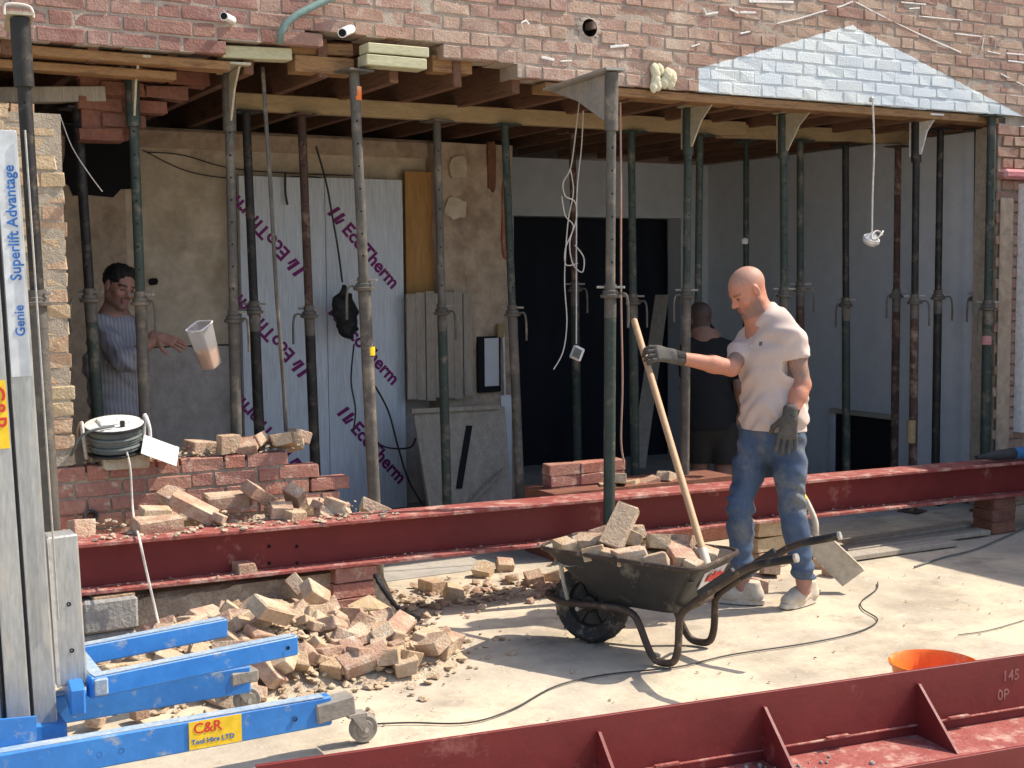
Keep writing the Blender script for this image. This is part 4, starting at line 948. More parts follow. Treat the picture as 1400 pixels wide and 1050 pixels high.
# load: mound of broken rubble, single bricks on top
bm = bmesh.new(); bmesh.ops.create_grid(bm, x_segments=46, y_segments=30, size=.5)
for v in bm.verts:
    t, s = v.co.x, v.co.y; e = max(0, 1-(abs(t)*2)**4)*max(0, 1-(abs(s)*2)**4)
    zz = .385+.065*e+(noise.noise(Vector((t*14, s*9, 7)))*.028+noise.noise(Vector((t*40, s*28, 2)))*.012)*(.4+.6*e); v.co = W(.41+t*.70, s*.40, zz)
o = link('rubble_load', bm_mesh(bm), 'rubble_dust'); o['kind'] = 'stuff'; tag(o, 'dusty brick rubble filling the wheelbarrow tray', 'rubble')
RUB = [brick_mesh(.215, .1025, .065, 300+i, .006, .005) for i in range(4)]+[chunk_mesh(.17, .10, .065, 310+i) for i in range(6)]+[chunk_mesh(.11, .10, .064, 330+i) for i in range(6)]+[chunk_mesh(.075, .06, .04, 350+i) for i in range(6)]
for me in RUB: me.materials.append(MATS['brick_rubble'])
def loose(loc, rot_, kind, label, group, sc=1., cat='brick', name='brick'):
    me = random.choice({'full': RUB[:4], 'half': RUB[4:10], 'bat': RUB[10:16], 'chip': RUB[16:]}[kind])
    o = link(name, me); o.location = loc; o.rotation_euler = rot_; o.scale = (sc,)*3; return tag(o, label, cat, group)
ra = lambda a=.5: Euler((random.uniform(-a, a), random.uniform(-a, a), random.uniform(0, 6.28)))
q = loose(W(.34, -.05, .555), Euler((R(28), R(-52), R(15))), 'full', 'big buff brick standing tilted on top of the wheelbarrow load', None, 1.0)
gl = 'broken bricks heaped in the wheelbarrow'
for (t, s, z_, k, rx) in ((.20, -.05, .47, 'half', .3), (.10, -.10, .455, 'bat', .2), (.16, .1, .47, 'half', .4), (.48, .05, .485, 'full', .25), (.56, .12, .48, 'half', .3), (.62, -.02, .455, 'full', .2), (.45, -.14, .455, 'half', .2), (.58, -.15, .45, 'bat', .3), (.70, .06, .45, 'bat', .3), (.3, .13, .49, 'bat', .5), (.27, -.16, .45, 'bat', .3), (.72, -.1, .44, 'chip', .3), (.38, .0, .50, 'bat', .4), (.35, -.17, .455, 'chip', .4)):
    loose(W(t, s, z_), ra(rx), k, 'broken dusty brick lying in the wheelbarrow load', gl)
# ================================================================ SHOVELS
sh = empty('shovel', W(.66, -.02, .44), 'long wooden handled shovel stuck in the wheelbarrow rubble and held upright', 'shovel')
SH0, SH1 = D(962, 757, 5.72), D(867, 438, 6.66)
part('handle', tubem([SH0-(SH1-SH0).normalized()*.05, SH0, SH1], .0165, 12), 'handle_wood', sh)
dv = (SH1-SH0).normalized(); part('socket', tubem([SH0-dv*.10, SH0+dv*.02], .021, 10), 'blade', sh)
sv = empty('shovel', G(1160, 788), 'shovel with dusty steel blade resting on the slab behind the bald worker', 'shovel')
b0_, b1_ = D(1166, 789, 6.95), D(1120, 744, 6.99); bw = Vector(RT)*.115
ax_ = (b1_-b0_).normalized(); nn_ = ax_.cross(Vector(RT)).normalized()
sidev = (Vector(RT)*.62+Vector(UP)*.76-Vector(FW)*.35).normalized(); sidev = (sidev-ax_*sidev.dot(ax_)).normalized(); nn_ = ax_.cross(sidev)
bm = bmesh.new(); prism(bm, [b0_-sidev*.075, b0_+sidev*.07-ax_*.015, b1_+ax_*.0+sidev*.068, b1_+ax_*.04+sidev*.03, b1_+ax_*.04-sidev*.03, b1_+ax_*.0-sidev*.068], nn_*.005); part('blade', bm_mesh(bm), 'blade', sv)
for s in (-1, 1): part('blade_rim', barm(b0_+sidev*.072*s, b1_+sidev*.068*s, .006, .014, 0, nn_), 'blade', sv)
part('shaft', tubem(smooth_pts([b1_+ax_*.03, D(1115, 715, 7.0), D(1105, 690, 7.03), D(1092, 668, 7.06), D(1060, 615, 7.15)]), .016, 10), 'blade', sv)
part('tape', tubem([D(1101, 684, 7.035), D(1093, 670, 7.06)], .0185, 10), 'sticker_yellow', sv)
# ================================================================ BUCKET
bc = D(1285, 905, 4.72); bc.z = 0; tq = (bc-Vector((fa.x, fa.y, 0))).dot(fu); bc = Vector((fa.x, fa.y, 0))+fu*tq-fn*.175
bk_ = empty('bucket', bc, 'bright orange plastic bucket behind the stiffened red beam', 'bucket')
part('wall', lathem(bc, [(.001, .006), (.110, .006), (.115, .0), (.147, .255), (.157, .26), (.160, .272), (.153, .274), (.144, .26), (.107, .012), (.001, .012)], 36), 'bucket_orange', bk_)
part('handle', tubem(smooth_pts([bc+Vector((math.cos(a)*.158, math.sin(a)*.158-.0, .255-.09*math.sin((a+2.6)/3.14*3.14 if False else max(0, math.sin(a+2.1))))) for a in [x*.3-2.1 for x in range(11)]], 3), .005, 6), 'galv', bk_)
# ================================================================ CABLE REEL, CARD, TUB ON / OVER THE LOW WALL
rc = P(158, 604, .06); rc.z = .845
rl = empty('cable_reel', rc, 'open cable reel with white top plate and dark cable on the low brick wall', 'cable reel')
tilt = Matrix.Rotation(R(10), 3, 'X') @ Matrix.Rotation(R(-4), 3, 'Y')
part('drum', lathem(rc, [(.10, .0), (.135, .002), (.135, .012), (.09, .016), (.09, .125), (.14, .128), (.14, .14), (.001, .142)], 30, tilt), 'black_plastic', rl)
for i in range(7):
    zz = .028+i*.0145; part('cable_turn', lathem(rc+tilt @ Vector((0, 0, zz)), [(.118+.006*math.sin(i*2.1)+.0085*math.cos(a), .0085*math.sin(a)) for a in [k*math.pi/3 for k in range(7)]], 28, tilt), 'cable_grey', rl)
tp = part('top_plate', lathem(rc+tilt @ Vector((0, 0, .143)), [(.001, .004), (.13, .004), (.138, 0), (.138, -.006)], 30, tilt), 'white_plastic', rl)
part('socket_panel', (lambda m_: (m_.transform(Matrix.Translation(rc+tilt @ Vector((.0, .01, .152))) @ tilt.to_4x4()), m_)[1])(boxm((0, 0, 0), (.15, .11, .012), bev=.006)), 'label_white', tp)
for sx_ in (-.04, .04): part('socket', (lambda m_: (m_.transform(Matrix.Translation(rc+tilt @ Vector((sx_, .01, .1585))) @ tilt.to_4x4()), m_)[1])(boxm((0, 0, 0), (.05, .05, .004), bev=.001)), 'white_plastic', tp)
part('knob', tubem([rc+tilt @ Vector((.02, -.09, .148)), rc+tilt @ Vector((.02, -.09, .175))], .012, 10), 'black_plastic', tp)
for s in (-1, 1): part('frame', tubem(smooth_pts([rc+tilt @ Vector((.15*s, -.05, .0)), rc+tilt @ Vector((.157*s, -.05, .10)), rc+tilt @ Vector((.15*s, .0, .165)), rc+tilt @ Vector((.157*s, .06, .10)), rc+tilt @ Vector((.15*s, .06, 0))], 4), .009, 8), 'white_plastic' if s > 0 else 'galv', rl)
part('lead', tubem(smooth_pts([rc+tilt @ Vector((-.02, -.10, .16)), rc+tilt @ Vector((-.12, -.11, .155)), rc+tilt @ Vector((-.18, -.09, .12)), rc+tilt @ Vector((-.22, -.06, .03))]), .007, 6), 'cable_grey', rl)
e_ = [P(172, 614, -.06), P(178, 640, -.075), P(181, 690, -.09), P(184, 712, -.25), P(190, 735, -.69), P(200, 780, -.72), P(212, 832, -.75), P(219, 862, -.80)]
o = link('extension_cable', tubem(smooth_pts(e_), .0055, 6), 'cable_white'); tag(o, 'pale cable hanging from the reel down over the red beam', 'cable')
cd = P(219, 616, -.05)
o = link('card', (lambda m_: (m_.transform(Matrix.Rotation(R(24), 4, 'Y') @ Matrix.Rotation(R(50), 4, 'X')), m_)[1])(boxm((0, 0, 0), (.185, .115, .004), bev=.001)), 'label_white'); o.location = cd; tag(o, 'blank bright white card propped on the low wall beside the cable reel', 'card')
tb = P(281, 473, .30)
tub = empty('plastic_tub', tb, 'clear plastic food tub with orange remains flying through the air', 'tub')
tM = Matrix.Rotation(R(-20), 3, 'Y') @ Matrix.Rotation(R(14), 3, 'X') @ Matrix.Rotation(R(35), 3, 'Z')
def tubshell(w0, w1, d0, d1, z0, z1, fill=False):
    bm = bmesh.new(); loops = []
    for (w_, d_, z_) in ((w1, d1, z1), (w0, d0, z0)):
        lp = []
        for (sx_, sy_, a0) in ((1, 1, 0), (-1, 1, 90), (-1, -1, 180), (1, -1, 270)):
            for k in range(5):
                a = R(a0+22.5*k); lp.append(bm.verts.new(tb+tM @ Vector((sx_*(w_-.02)+.02*math.cos(a), sy_*(d_-.02)+.02*math.sin(a), z_))))
        loops.append(lp)
    n = len(loops[0])
    for k in range(n): bm.faces.new((loops[0][k], loops[0][(k+1) % n], loops[1][(k+1) % n], loops[1][k]))
    bm.faces.new(loops[1])
    if fill: bm.faces.new(loops[0])
    return bm_mesh(bm, smooth=True)
part('tub_wall', tubshell(.048, .060, .04, .05, -.115, .115), 'clear_tub', tub); part('food', tubshell(.045, .050, .037, .042, -.111, -.02, True), 'sauce', tub)
bm = bmesh.new(); lpp = []
for (sx_, sy_, a0) in ((1, 1, 0), (-1, 1, 90), (-1, -1, 180), (1, -1, 270)):
    for k in range(4):
        a = R(a0+30*k); lpp.append(tb+tM @ Vector((sx_*.041+.02*math.cos(a), sy_*.031+.02*math.sin(a), .115)))
tube(bm, lpp+lpp[:2], .004, 6, False); part('lip', bm_mesh(bm, smooth=True), 'white_plastic', tub)
# ================================================================ HANGING CABLES AND FITTINGS
def cable(name, pts, r, m, label, cat='cable', n=6):
    o = link(name, tubem(smooth_pts(pts), r, n), m); return tag(o, label, cat)
hc = empty('hanging_cables', P(790, 500, .55), 'tangle of white cables hanging from the joists with a socket box', 'cable')
y_ = .55
part('strand', tubem(smooth_pts([P(792, 138, y_), P(786, 190, y_), P(780, 230, y_), P(770, 250, y_), P(773, 268, y_), P(786, 276, y_), P(788, 300, y_), P(779, 330, y_), P(783, 360, y_), P(796, 372, y_-.05), P(798, 352, y_-.05), P(786, 335, y_)]), .0042, 6), 'cable_white', hc)
part('strand', tubem(smooth_pts([P(798, 138, y_+.02), P(795, 200, y_+.02), P(789, 260, y_), P(788, 330, y_), P(788, 400, y_), P(788, 470, y_)]), .0042, 6), 'cable_white', hc)
part('strand', tubem(smooth_pts([P(780, 232, y_), P(784, 262, y_), P(777, 300, y_), P(773, 350, y_), P(772, 390, y_), P(775, 440, y_), P(770, 480, y_), P(757, 505, y_)]), .0038, 6), 'cable_white', hc)
part('strand', tubem(smooth_pts([P(768, 268, y_), P(773, 295, y_), P(784, 310, y_), P(773, 340, y_), P(774, 362, y_), P(790, 360, y_)]), .0038, 6), 'cable_white', hc)
part('socket_box', (lambda m_: (m_.transform(Matrix.Translation(P(789, 483, y_)) @ Matrix.Rotation(R(25), 4, 'Y')), m_)[1])(boxm((0, 0, 0), (.075, .035, .085), bev=.006)), 'white_plastic', hc)
part('socket_face', (lambda m_: (m_.transform(Matrix.Translation(P(789, 483, y_-.02)) @ Matrix.Rotation(R(25), 4, 'Y')), m_)[1])(boxm((0, 0, 0), (.055, .004, .06), bev=.001)), 'cable_grey', hc)
cable('rope', [P(848, 140, .1), P(849, 240, .1), P(849, 400, .1), P(851, 520, .1), P(849, 600, .1), P(853, 632, .1)], .006, 'cable_copper', 'thin brown cord hanging straight down beside the mossy green prop')
pl_ = empty('pendant_lamp', P(1192, 318, .0), 'white pendant lamp holder hanging on a cord from the painted wall', 'lamp')
pz = P(1192, 318, -.03); pt_ = P(1193, 138, -.03)
part('cord', tubem(smooth_pts([pt_, P(1195, 200, -.03), P(1193, 260, -.03), pz]), .006, 6), 'cable_white', pl_)
part('rose', lathem(pz-Vector((0, 0, .035)), [(.012, .04), (.03, .02), (.055, .0), (.058, -.02), (.045, -.04), (.03, -.045), (.028, -.02), (.001, -.02)], 20, Matrix.Rotation(R(30), 3, 'X')), 'white_plastic', pl_)
part('coil', tubem(smooth_pts([pz+Vector((.045*math.cos(a), .02*math.sin(a)-.05, -.02+.03*math.sin(a*1.3))) for a in [k*.7 for k in range(10)]], 4), .006, 6), 'cable_white', pl_)
part('ceiling_hook', boxm(pt_+Vector((0, .01, .01)), (.02, .03, .03), bev=.004), 'galv', pl_)
cable('conduit', [P(359, 92, .25), P(364, 170, .25), P(370, 260, .25), P(378, 400, .25), P(386, 500, .25), P(391, 590, .25)], .011, 'prop_grey', 'thin grey conduit hanging in front of the insulation board', 'conduit', 8)
cable('copper_wire', [P(381, 470, .3), P(386, 520, .3), P(389, 560, .3), P(393, 592, .3)], .005, 'cable_copper', 'thin copper coloured wire beside the hanging grey conduit')
cable('black_cable', [P(432, 200, 2.2), P(446, 250, 2.2), P(455, 300, 2.2), P(462, 340, 2.2), P(468, 386, 2.2)], .007, 'cable_dark', 'thin black cable running down the insulation to the black bag')
cable('black_cable', [P(484, 470, 2.2), P(480, 520, 2.2), P(486, 560, 2.2), P(483, 590, 2.2)], .006, 'cable_dark', 'short black cable hanging below the black bag')
cable('black_cable', [P(508, 520, 2.2), P(530, 560, 2.2), P(544, 610, 2.2), P(560, 660, 2.2), P(585, 700, 2.1)], .007, 'cable_dark', 'black cable sagging from the thick prop to the foot of the boards')
cable('black_cable', [P(505, 600, 2.25), P(530, 612, 2.25), P(560, 612, 2.2), P(568, 600, 2.1)], .007, 'cable_dark', 'black cable looping sideways across the printed insulation')
cable('black_cable', [P(390, 235, 2.3), P(390, 262, 2.3), P(393, 280, 2.3)], .008, 'cable_dark', 'stubby cut cable above the upside down lettering')
cable('white_wire', [P(82, 158, .3), P(98, 200, .3), P(120, 235, .3), P(140, 262, .3)], .0028, 'cable_white', 'pale wire dangling from the weathered bearer by the pier')
S = SDF(P(471, 420, 2.12)-Vector((.25, .2, .35)), P(471, 420, 2.12)+Vector((.25, .2, .35)), .012); c0 = P(471, 425, 2.12)
S.cone(c0+Vector((0, 0, .16)), c0+Vector((0, 0, .02)), .015, .085, .03, (0, 1, 0), .55); S.cone(c0+Vector((0, 0, .03)), c0+Vector((.02, 0, -.12)), .09, .075, .03, (0, 1, 0), .6)
S.warp(lambda X, Y, Z: .008*np.sin(X*60+3*np.sin(Z*30))+.006*np.sin(Z*55+X*30))
me, _v = S.mesh(); o = link('bag', me, 'bag_black'); tag(o, 'crumpled black bag hanging on a cable in front of the insulation', 'bag')
o = link('wall_bolt', lathem(P(1018, 330, 1.47), [(.025, -.02), (.03, 0), (.025, .02), (.001, .03)], 12), 'white_plastic'); tag(o, 'small white fitting on the thin prop behind the bald worker\'s head', 'fitting')
# leaning plank in the doorway
timber('plank', P(905, 404, 3.2), P(872, 640, 2.2), .12, .025, 'timber_grey', 'brown plank leaning in the dark doorway behind the shovel handle', 'plank')
# cables over the slab
def gcable(pts, r, m, label): return cable('ground_cable', [G(x, y, r*1.2) for x, y in pts], r, m, label, 'cable', 6)
gcable([(505, 990), (560, 988), (640, 988), (700, 970), (760, 938), (830, 922), (925, 912), (1000, 895), (1100, 880), (1170, 865), (1200, 848), (1180, 833), (1178, 822), (1198, 806), (1200, 796)], .0034, 'cable_dark', 'thin dark cable snaking across the slab under the wheelbarrow')
gcable([(1250, 775), (1290, 762), (1330, 752), (1365, 738), (1400, 722)], .005, 'cable_grey', 'grey cable lying on the shaded slab at the end of the red beam')
gcable([(1310, 868), (1350, 862), (1400, 848)], .0025, 'cable_grey', 'faint grey wire on the sunlit slab beyond the orange bucket')
# tool on the far end of the beam
tl = empty('power_tool', P(1385, 622, -.6), 'dark power tool with blue grip lying on the end of the red beam', 'tool')
tz = Vector((0, 0, beam_top(P(1360, 622, -.6).x)+.045))
A = P(1335, 622, -.6); B = P(1385, 620, -.6); C_ = P(1425, 612, -.6)
A.z = B.z = C_.z = beam_top(A.x)+.042
part('body', tubem(smooth_pts([A, A+(B-A)*.2, A+(B-A)*.6, B], 4), [.012]*2+[.02]*3+[.03]*4+[.036]*4, 12), 'cable_dark', tl) if False else part('body', tubem([A, A+(B-A)*.3, A+(B-A)*.5, B], [.014, .02, .032, .038], 12), 'cable_dark', tl)
part('grip', tubem([B, C_], [.04, .036], 12), 'tool_blue', tl); part('battery', boxm(C_+Vector((-.03, .0, .06)), (.09, .07, .06), bev=.01), 'sticker_yellow', tl)
# ================================================================ LOOSE BRICKS AND RUBBLE
gp = 'bricks tumbled in the heap under the red beam'
lab_heap = 'dusty broken brick in the heap under the red beam'
def heap_h(x, y):
    """height of the rubble heap that spills from under the beam"""
    c = Vector((1.75, -.92)); d = Vector(((x-c.x)/.78, (y-c.y)/.50)); q = max(0, 1-d.length_squared); h = .21*q
    d = Vector(((x-2.28)/.38, (y+1.22)/.30)); h = max(h, .12*max(0, 1-d.length_squared)); return h
bm = bmesh.new(); bmesh.ops.create_grid(bm, x_segments=90, y_segments=70, size=.5)
for v in bm.verts:
    x, y = 1.9+v.co.x*2.0, -1.0+v.co.y*1.3; h = heap_h(x, y)
    z = h*.85-.012+(noise.noise(Vector((x*8, y*8, 1)))*.03+noise.noise(Vector((x*24, y*24, 4)))*.014)*min(1, h*12+.15); v.co = Vector((x, y, z))
o = link('rubble_heap', bm_mesh(bm), 'rubble_dust'); o['kind'] = 'stuff'; tag(o, 'heap of fine brick dust and mortar under the red beam', 'rubble')
rs = random.Random(21); random.seed(21)
KIND = {'full': 'whole dusty brick', 'half': 'brick with one end snapped off', 'bat': 'stubby half brick', 'chip': 'small brick chunk'}
def heap_label(x, y, k):
    zone = 'by the blue lift forks' if x < 1.62 else 'at the foot of the red beam' if y > -.85 else 'on the sunny slope' if x < 2.25 else 'on the tip toward the wheelbarrow'
    return KIND[k]+' in the heap '+zone
for i in range(125):
    a = rs.uniform(0, 6.28); r_ = math.sqrt(rs.random()); x = 1.77+.68*r_*math.cos(a); y = -1.0+.46*r_*math.sin(a); h = heap_h(x, y)
    if x < 1.45 and y < -1.3: continue
    k = rs.choice(['full', 'half', 'half', 'bat', 'bat', 'bat', 'chip', 'chip', 'chip', 'chip'])
    loose((x, y, h*.9+.022), ra(.7), k, heap_label(x, y, k), 'heap: '+heap_label(x, y, k))
for i in range(26):
    a = rs.uniform(0, 6.28); r_ = math.sqrt(rs.random()); x = 2.28+.32*r_*math.cos(a); y = -1.22+.26*r_*math.sin(a)
    k = rs.choice(['full', 'half', 'bat', 'bat', 'chip']); loose((x, y, heap_h(x, y)*.8+.022), ra(.4), k, heap_label(x, y, k), 'heap: '+heap_label(x, y, k))
# clear single bricks at the edge of the heap
for (x, y, z_, rot_, k, lab) in ((522, 908, .035, (0, 0, R(-22)), 'full', 'whole reddish brick lying flat at the sunlit edge of the heap'), (565, 885, .07, (.1, .1, R(-15)), 'full', 'whole brick lying on others at the tip of the heap'), (590, 872, .09, (.2, 0, R(30)), 'half', 'half brick leaning at the tip of the heap toward the wheelbarrow wheel'),
                                 (612, 880, .04, (1.3, .1, R(60)), 'bat', 'brick end standing upright at the tip of the heap'), (370, 835, .27, (.5, .4, R(35)), 'full', 'frogged buff brick tipped on its side high in the heap'), (405, 800, .26, (.9, .3, R(70)), 'half', 'pale half brick standing on end high in the heap'), (435, 815, .24, (.7, .6, R(20)), 'half', 'pointed pale brick piece beside the pier in the heap')):
    loose(G(x, y, z_), Euler(rot_), k, lab, None)
q = G(505, 832, .11)
o = link('stone', stone_mesh(.11, 77), 'brick_pale'); o.location = q; o.scale = (1.1, 1, .95); tag(o, 'rounded lump of masonry beside the brown brick stack', 'rubble')
o = link('black_strip', tubem(smooth_pts([D(512, 785, 6.2), D(526, 808, 6.15), D(545, 832, 6.0), D(572, 846, 5.85)]), [.008+.007*abs(math.sin(i_*1.7)) for i_ in range(19)], 8), 'bag_black'); tag(o, 'black uneven strip hanging from the wall end onto the heap', 'membrane')  # uneven near-black strip from the wall end onto the heap
# small chips scattered (too many to count)
def scatter(name, fn, n, r0, r1, m, label, seed):
    rr = random.Random(seed); bm = bmesh.new(); proto = [stone_mesh(1., 500+i) for i in range(6)]
    for i in range(n):
        p = fn(rr)
        if p is None: continue
        t = rr.choice(proto).copy(); s = r0+(r1-r0)*rr.random()**2.2
        t.transform(Matrix.Translation(p) @ Euler((rr.uniform(-.35, .35), rr.uniform(-.35, .35), rr.random()*6)).to_matrix().to_4x4() @ Matrix.Diagonal((s, s*rr.uniform(.6, 1), s*rr.uniform(.35, .6), 1))); bm.from_mesh(t); bpy.data.meshes.remove(t)
    o = link(name, bm_mesh(bm), m); o['kind'] = 'stuff'; return tag(o, label, 'rubble')
def f_heap(rr):
    x, y = rr.gauss(1.88, .38), rr.gauss(-1.06, .25)
    if y > -.45: return None
    return Vector((x, y, heap_h(x, y)*.90+.003))
scatter('brick_chips', f_heap, 2400, .004, .036, 'brick_rubble', 'small brick chips strewn over and around the heap', 5)
def f_slab(rr):
    x, y = rr.uniform(.9, 6.0), rr.uniform(-3, -.9)
    return Vector((x, y, .003))
scatter('slab_grit', f_slab, 420, .002, .011, 'brick_rubble', 'tiny crumbs of brick scattered on the slab', 6)
def f_sill(rr):
    x = rr.uniform(1.28, 2.36); return Vector((x, rr.uniform(.0, .17), .795+rr.random()**2*.05))
scatter('mortar_crumbs', f_sill, 330, .006, .024, 'rubble_dust', 'mortar crumbs lying on top of the low brick wall', 7)
def f_bank(rr):
    x = rr.uniform(1.05, 2.62); return Vector((x, rr.uniform(-.62, -.06), .53 if False else beam_top(x)-.03+rr.random()*.03)) if rr.random() < .55 else Vector((x, -.66+rr.random()*.17, beam_top(x)+.006))
scatter('mortar_crumbs', f_bank, 420, .006, .026, 'rubble_dust', 'mortar crumbs on the beam flange beside the low brick wall', 8)
def f_under(rr):
    x = rr.uniform(2.5, 4.4); return Vector((x, rr.gauss(-.35, .16), .008))
scatter('floor_rubble', f_under, 700, .006, .045, 'brick_rubble', 'rubble strewn along the wall line behind the red beam', 9)
def f_flange(rr):
    x = rr.uniform(1.1, 6.5); return Vector((x, -.66+rr.random()*.085, beam_top(x)-BH+.024))
scatter('flange_grit', f_flange, 160, .003, .014, 'rubble_dust', 'mortar grit lying on the lower flange of the red beam', 10)
# bricks on the low wall, on the beam flange, behind the beam
gw = 'loose bricks on top of the low brick wall'
def put(px, py, Y, z_, rot_, k, lab, grp=None, sc=1.):
    p = P(px, py, Y); p.z = z_ if z_ is not None else p.z; return loose(p, Euler(rot_), k, lab, grp, sc)
put(313, 608, .04, .845, (R(90), 0, R(8)), 'bat', 'half brick standing on edge on the low wall beside the white card')
put(170, 624, .02, .80, (0, 0, .05), 'full', 'red brick lying under the cable reel')
put(276, 612, .12, .83, (.1, .1, .4), 'half', 'dark half brick on the low wall behind the white card')
for i, x in enumerate((335, 352, 368, 384, 398, 410, 345, 375, 402)): put(x, 605, .05+.05*(i % 3), .825+.02*(i % 2), (random.uniform(-.6, .6), random.uniform(-.6, .6), random.random()*6), random.choice(['bat', 'chip', 'bat']), 'broken brick lump along the top of the low wall end', gw)
put(131, 612, .1, .84, (R(80), .1, .5), 'bat', 'brick end wedged between pier and cable reel')
gb_ = 'bricks lying behind the red beam against the low wall'
for (x, y, Y, rot_, k, lab) in ((235, 677, -.25, (.3, -.4, R(20)), 'bat', 'squarish yellow half brick leaning high against the low wall'), (265, 694, -.40, (.2, .5, R(-25)), 'full', 'long yellow brick tilted across the bank'), (310, 684, -.30, (.1, 0, R(5)), 'full', 'grey yellow brick lying level against the low wall'), (354, 676, -.35, (.4, .5, R(30)), 'half', 'yellow brick tipped on its corner against the low wall'), (405, 684, -.32, (.6, .8, R(60)), 'half', 'yellow brick split and tilted near the low wall end'), (385, 698, -.45, (.2, .1, R(-10)), 'bat', 'pink half brick in the bank behind the red beam'),
                              (404, 706, -.5, (.1, .1, R(15)), 'bat', 'pink brick lump on the beam flange near the low wall end'), (460, 692, -.42, (.3, .2, R(40)), 'bat', 'red brown brick stump past the low wall end'), (112, 725, -.45, (R(80), .1, R(20)), 'bat', 'pink half brick beside the aluminium mast'), (218, 703, -.45, (.1, .1, R(3)), 'half', 'pink brick lying level behind the red beam'), (215, 717, -.52, (.1, 0, R(10)), 'full', 'flat pale brick lying on the beam flange by the cable'),
                              (337, 777, -.60, (0, 0, R(4)), 'bat', 'small pale half brick sitting on the lower flange of the red beam'), (435, 690, -.4, (.4, .2, 1), 'chip', 'small yellow chunk near the low wall end'), (300, 708, -.5, (.4, .2, 1), 'chip', 'small pale chunk on the bank by the level brick')):
    p = P(x, y, Y); loose(p, Euler(rot_), k, lab, None, 1.)
for i in range(12):
    x = random.uniform(1.2, 2.6); loose((x, random.uniform(-.5, -.1), .50+random.random()*.03), ra(.6), random.choice(['bat', 'chip', 'half']), 'brick rubble piece in the bank behind the red beam', gb_)
# square stack of bricks behind the beam by the dark doorway
bs = empty('brick_stack', (P(785, 690, .35).x, .35, 0), 'square stack of pink bricks behind the red beam by the mossy prop', 'brick stack')
sx0 = P(748, 690, .35).x
for c in range(8):
    for j in range(3):
        me = random.choice(BRK['low'][1 if j == 2 else 0]); o = bpy.data.objects.new('brick', me); COL.objects.link(o); o.parent = bs
        o.location = Vector((sx0+.11+j*.215-(.05 if j == 2 else 0), .36+random.uniform(-.008, .008), c*.068+.034))-bs.location; o.rotation_euler = (0, 0, random.uniform(-.05, .05))
gs = 'pale bricks lying behind the red beam near the square stack'
for (x, y) in ((845, 656), (862, 664), (910, 652), (890, 660), (875, 668), (830, 668)):
    loose(P(x, y, .25), ra(.3), random.choice(['half', 'bat']), 'pale brick lump behind the red beam near the square stack', gs)
wallbox('rubble_plinth', (P(740, 680, .3).x, .15, 0), (P(985, 680, .3).x, .5, .40), 'brick_dark', 'low dark brick plinth behind the red beam', 'wall')
for (x, y, k) in ((690, 772, 'bat'), (730, 790, 'half'), (700, 790, 'chip'), (760, 788, 'bat'), (660, 780, 'bat'), (590, 800, 'half'), (620, 812, 'bat')):
    p = G(x, y, .03); loose(p, ra(.5), k, 'brick piece on the floor behind the red beam', 'brick pieces on the floor behind the red beam')
for (x, y, k) in ((1052, 778, 'half'), (1035, 800, 'bat'), (1140, 778, 'bat'), (1125, 768, 'bat')):
    p = G(x, y, .03); loose(p, ra(.3), k, 'brown brick piece by the bald worker\'s feet', 'brick pieces around the bald worker')
for (x, y, k) in ((200, 893, 'full'), (150, 925, 'bat'), (345, 905, 'half'), (300, 930, 'bat'), (370, 915, 'half'), (130, 985, 'chip'), (190, 975, 'chip'), (400, 905, 'bat')):
    p = G(x, y, .035); loose(p, ra(.25), k, 'brick piece on the slab between the lift legs', 'brick pieces between the lift legs')
# ================================================================ PEOPLE
def V3(*a): return np.array(a, float)
def unit(v): v = np.array(v, float); return v/np.linalg.norm(v)
def head_sdf(S, o, f, u, sc=1., hair=False):
    """o = chin point base (under the jaw), f = facing, u = head's own up"""
    f = unit(f); u = np.array(u, float); u = unit(u-f*(u@f)); l = np.cross(u, f); ax = np.array([f, l, u])
    q = lambda a, b_, c: np.array(o)+sc*(f*a+l*b_+u*c)
    S.ell(q(-.012, 0, .150), ax, np.array([.098, .076, .086])*sc, .01)
    S.ell(q(.030, 0, .095), ax, np.array([.062, .060, .085])*sc, .03)
    for s in (-1, 1): S.cone(q(-.005, s*.050, .055), q(.062, s*.014, .018), .020*sc, .017*sc, .025)
    S.cone(q(.070, -.008, .016), q(.070, .008, .016), .017*sc, .017*sc, .015)
    S.cone(q(.074, -.036, .133), q(.074, .036, .133), .013*sc, .013*sc, .014)
    for s in (-1, 1):
        S.ell(q(.092, s*.033, .114), ax, np.array([.016, .018, .012])*sc, .012, 'd')
        S.ell(q(.074, s*.031, .114), ax, np.array([.012, .013, .0115])*sc, .004)
        S.ell(q(.060, s*.046, .090), ax, np.array([.022, .018, .018])*sc, .02)
        S.ell(q(-.006, s*.079, .112), ax, np.array([.018, .009, .031])*sc, .008); S.ell(q(-.002, s*.087, .112), ax, np.array([.009, .006, .018])*sc, .005, 'd')
    S.cone(q(.086, 0, .122), q(.108, 0, .088), .009*sc, .0125*sc, .012)
    for s in (-1, 1): S.ell(q(.095, s*.012, .083), ax, np.array([.010, .008, .008])*sc, .007)
    S.cone(q(.088, -.017, .056), q(.088, .017, .056), .007*sc, .007*sc, .006); S.cone(q(.085, -.015, .044), q(.085, .015, .044), .008*sc, .008*sc, .006)
    S.cone(q(.094, -.020, .0505), q(.094, .020, .0505), .0025*sc, .0025*sc, .003, op='d')
    return ax
def head_local(verts, o, ax, sc=1.): return (verts-np.array(o)) @ np.array(ax).T/sc
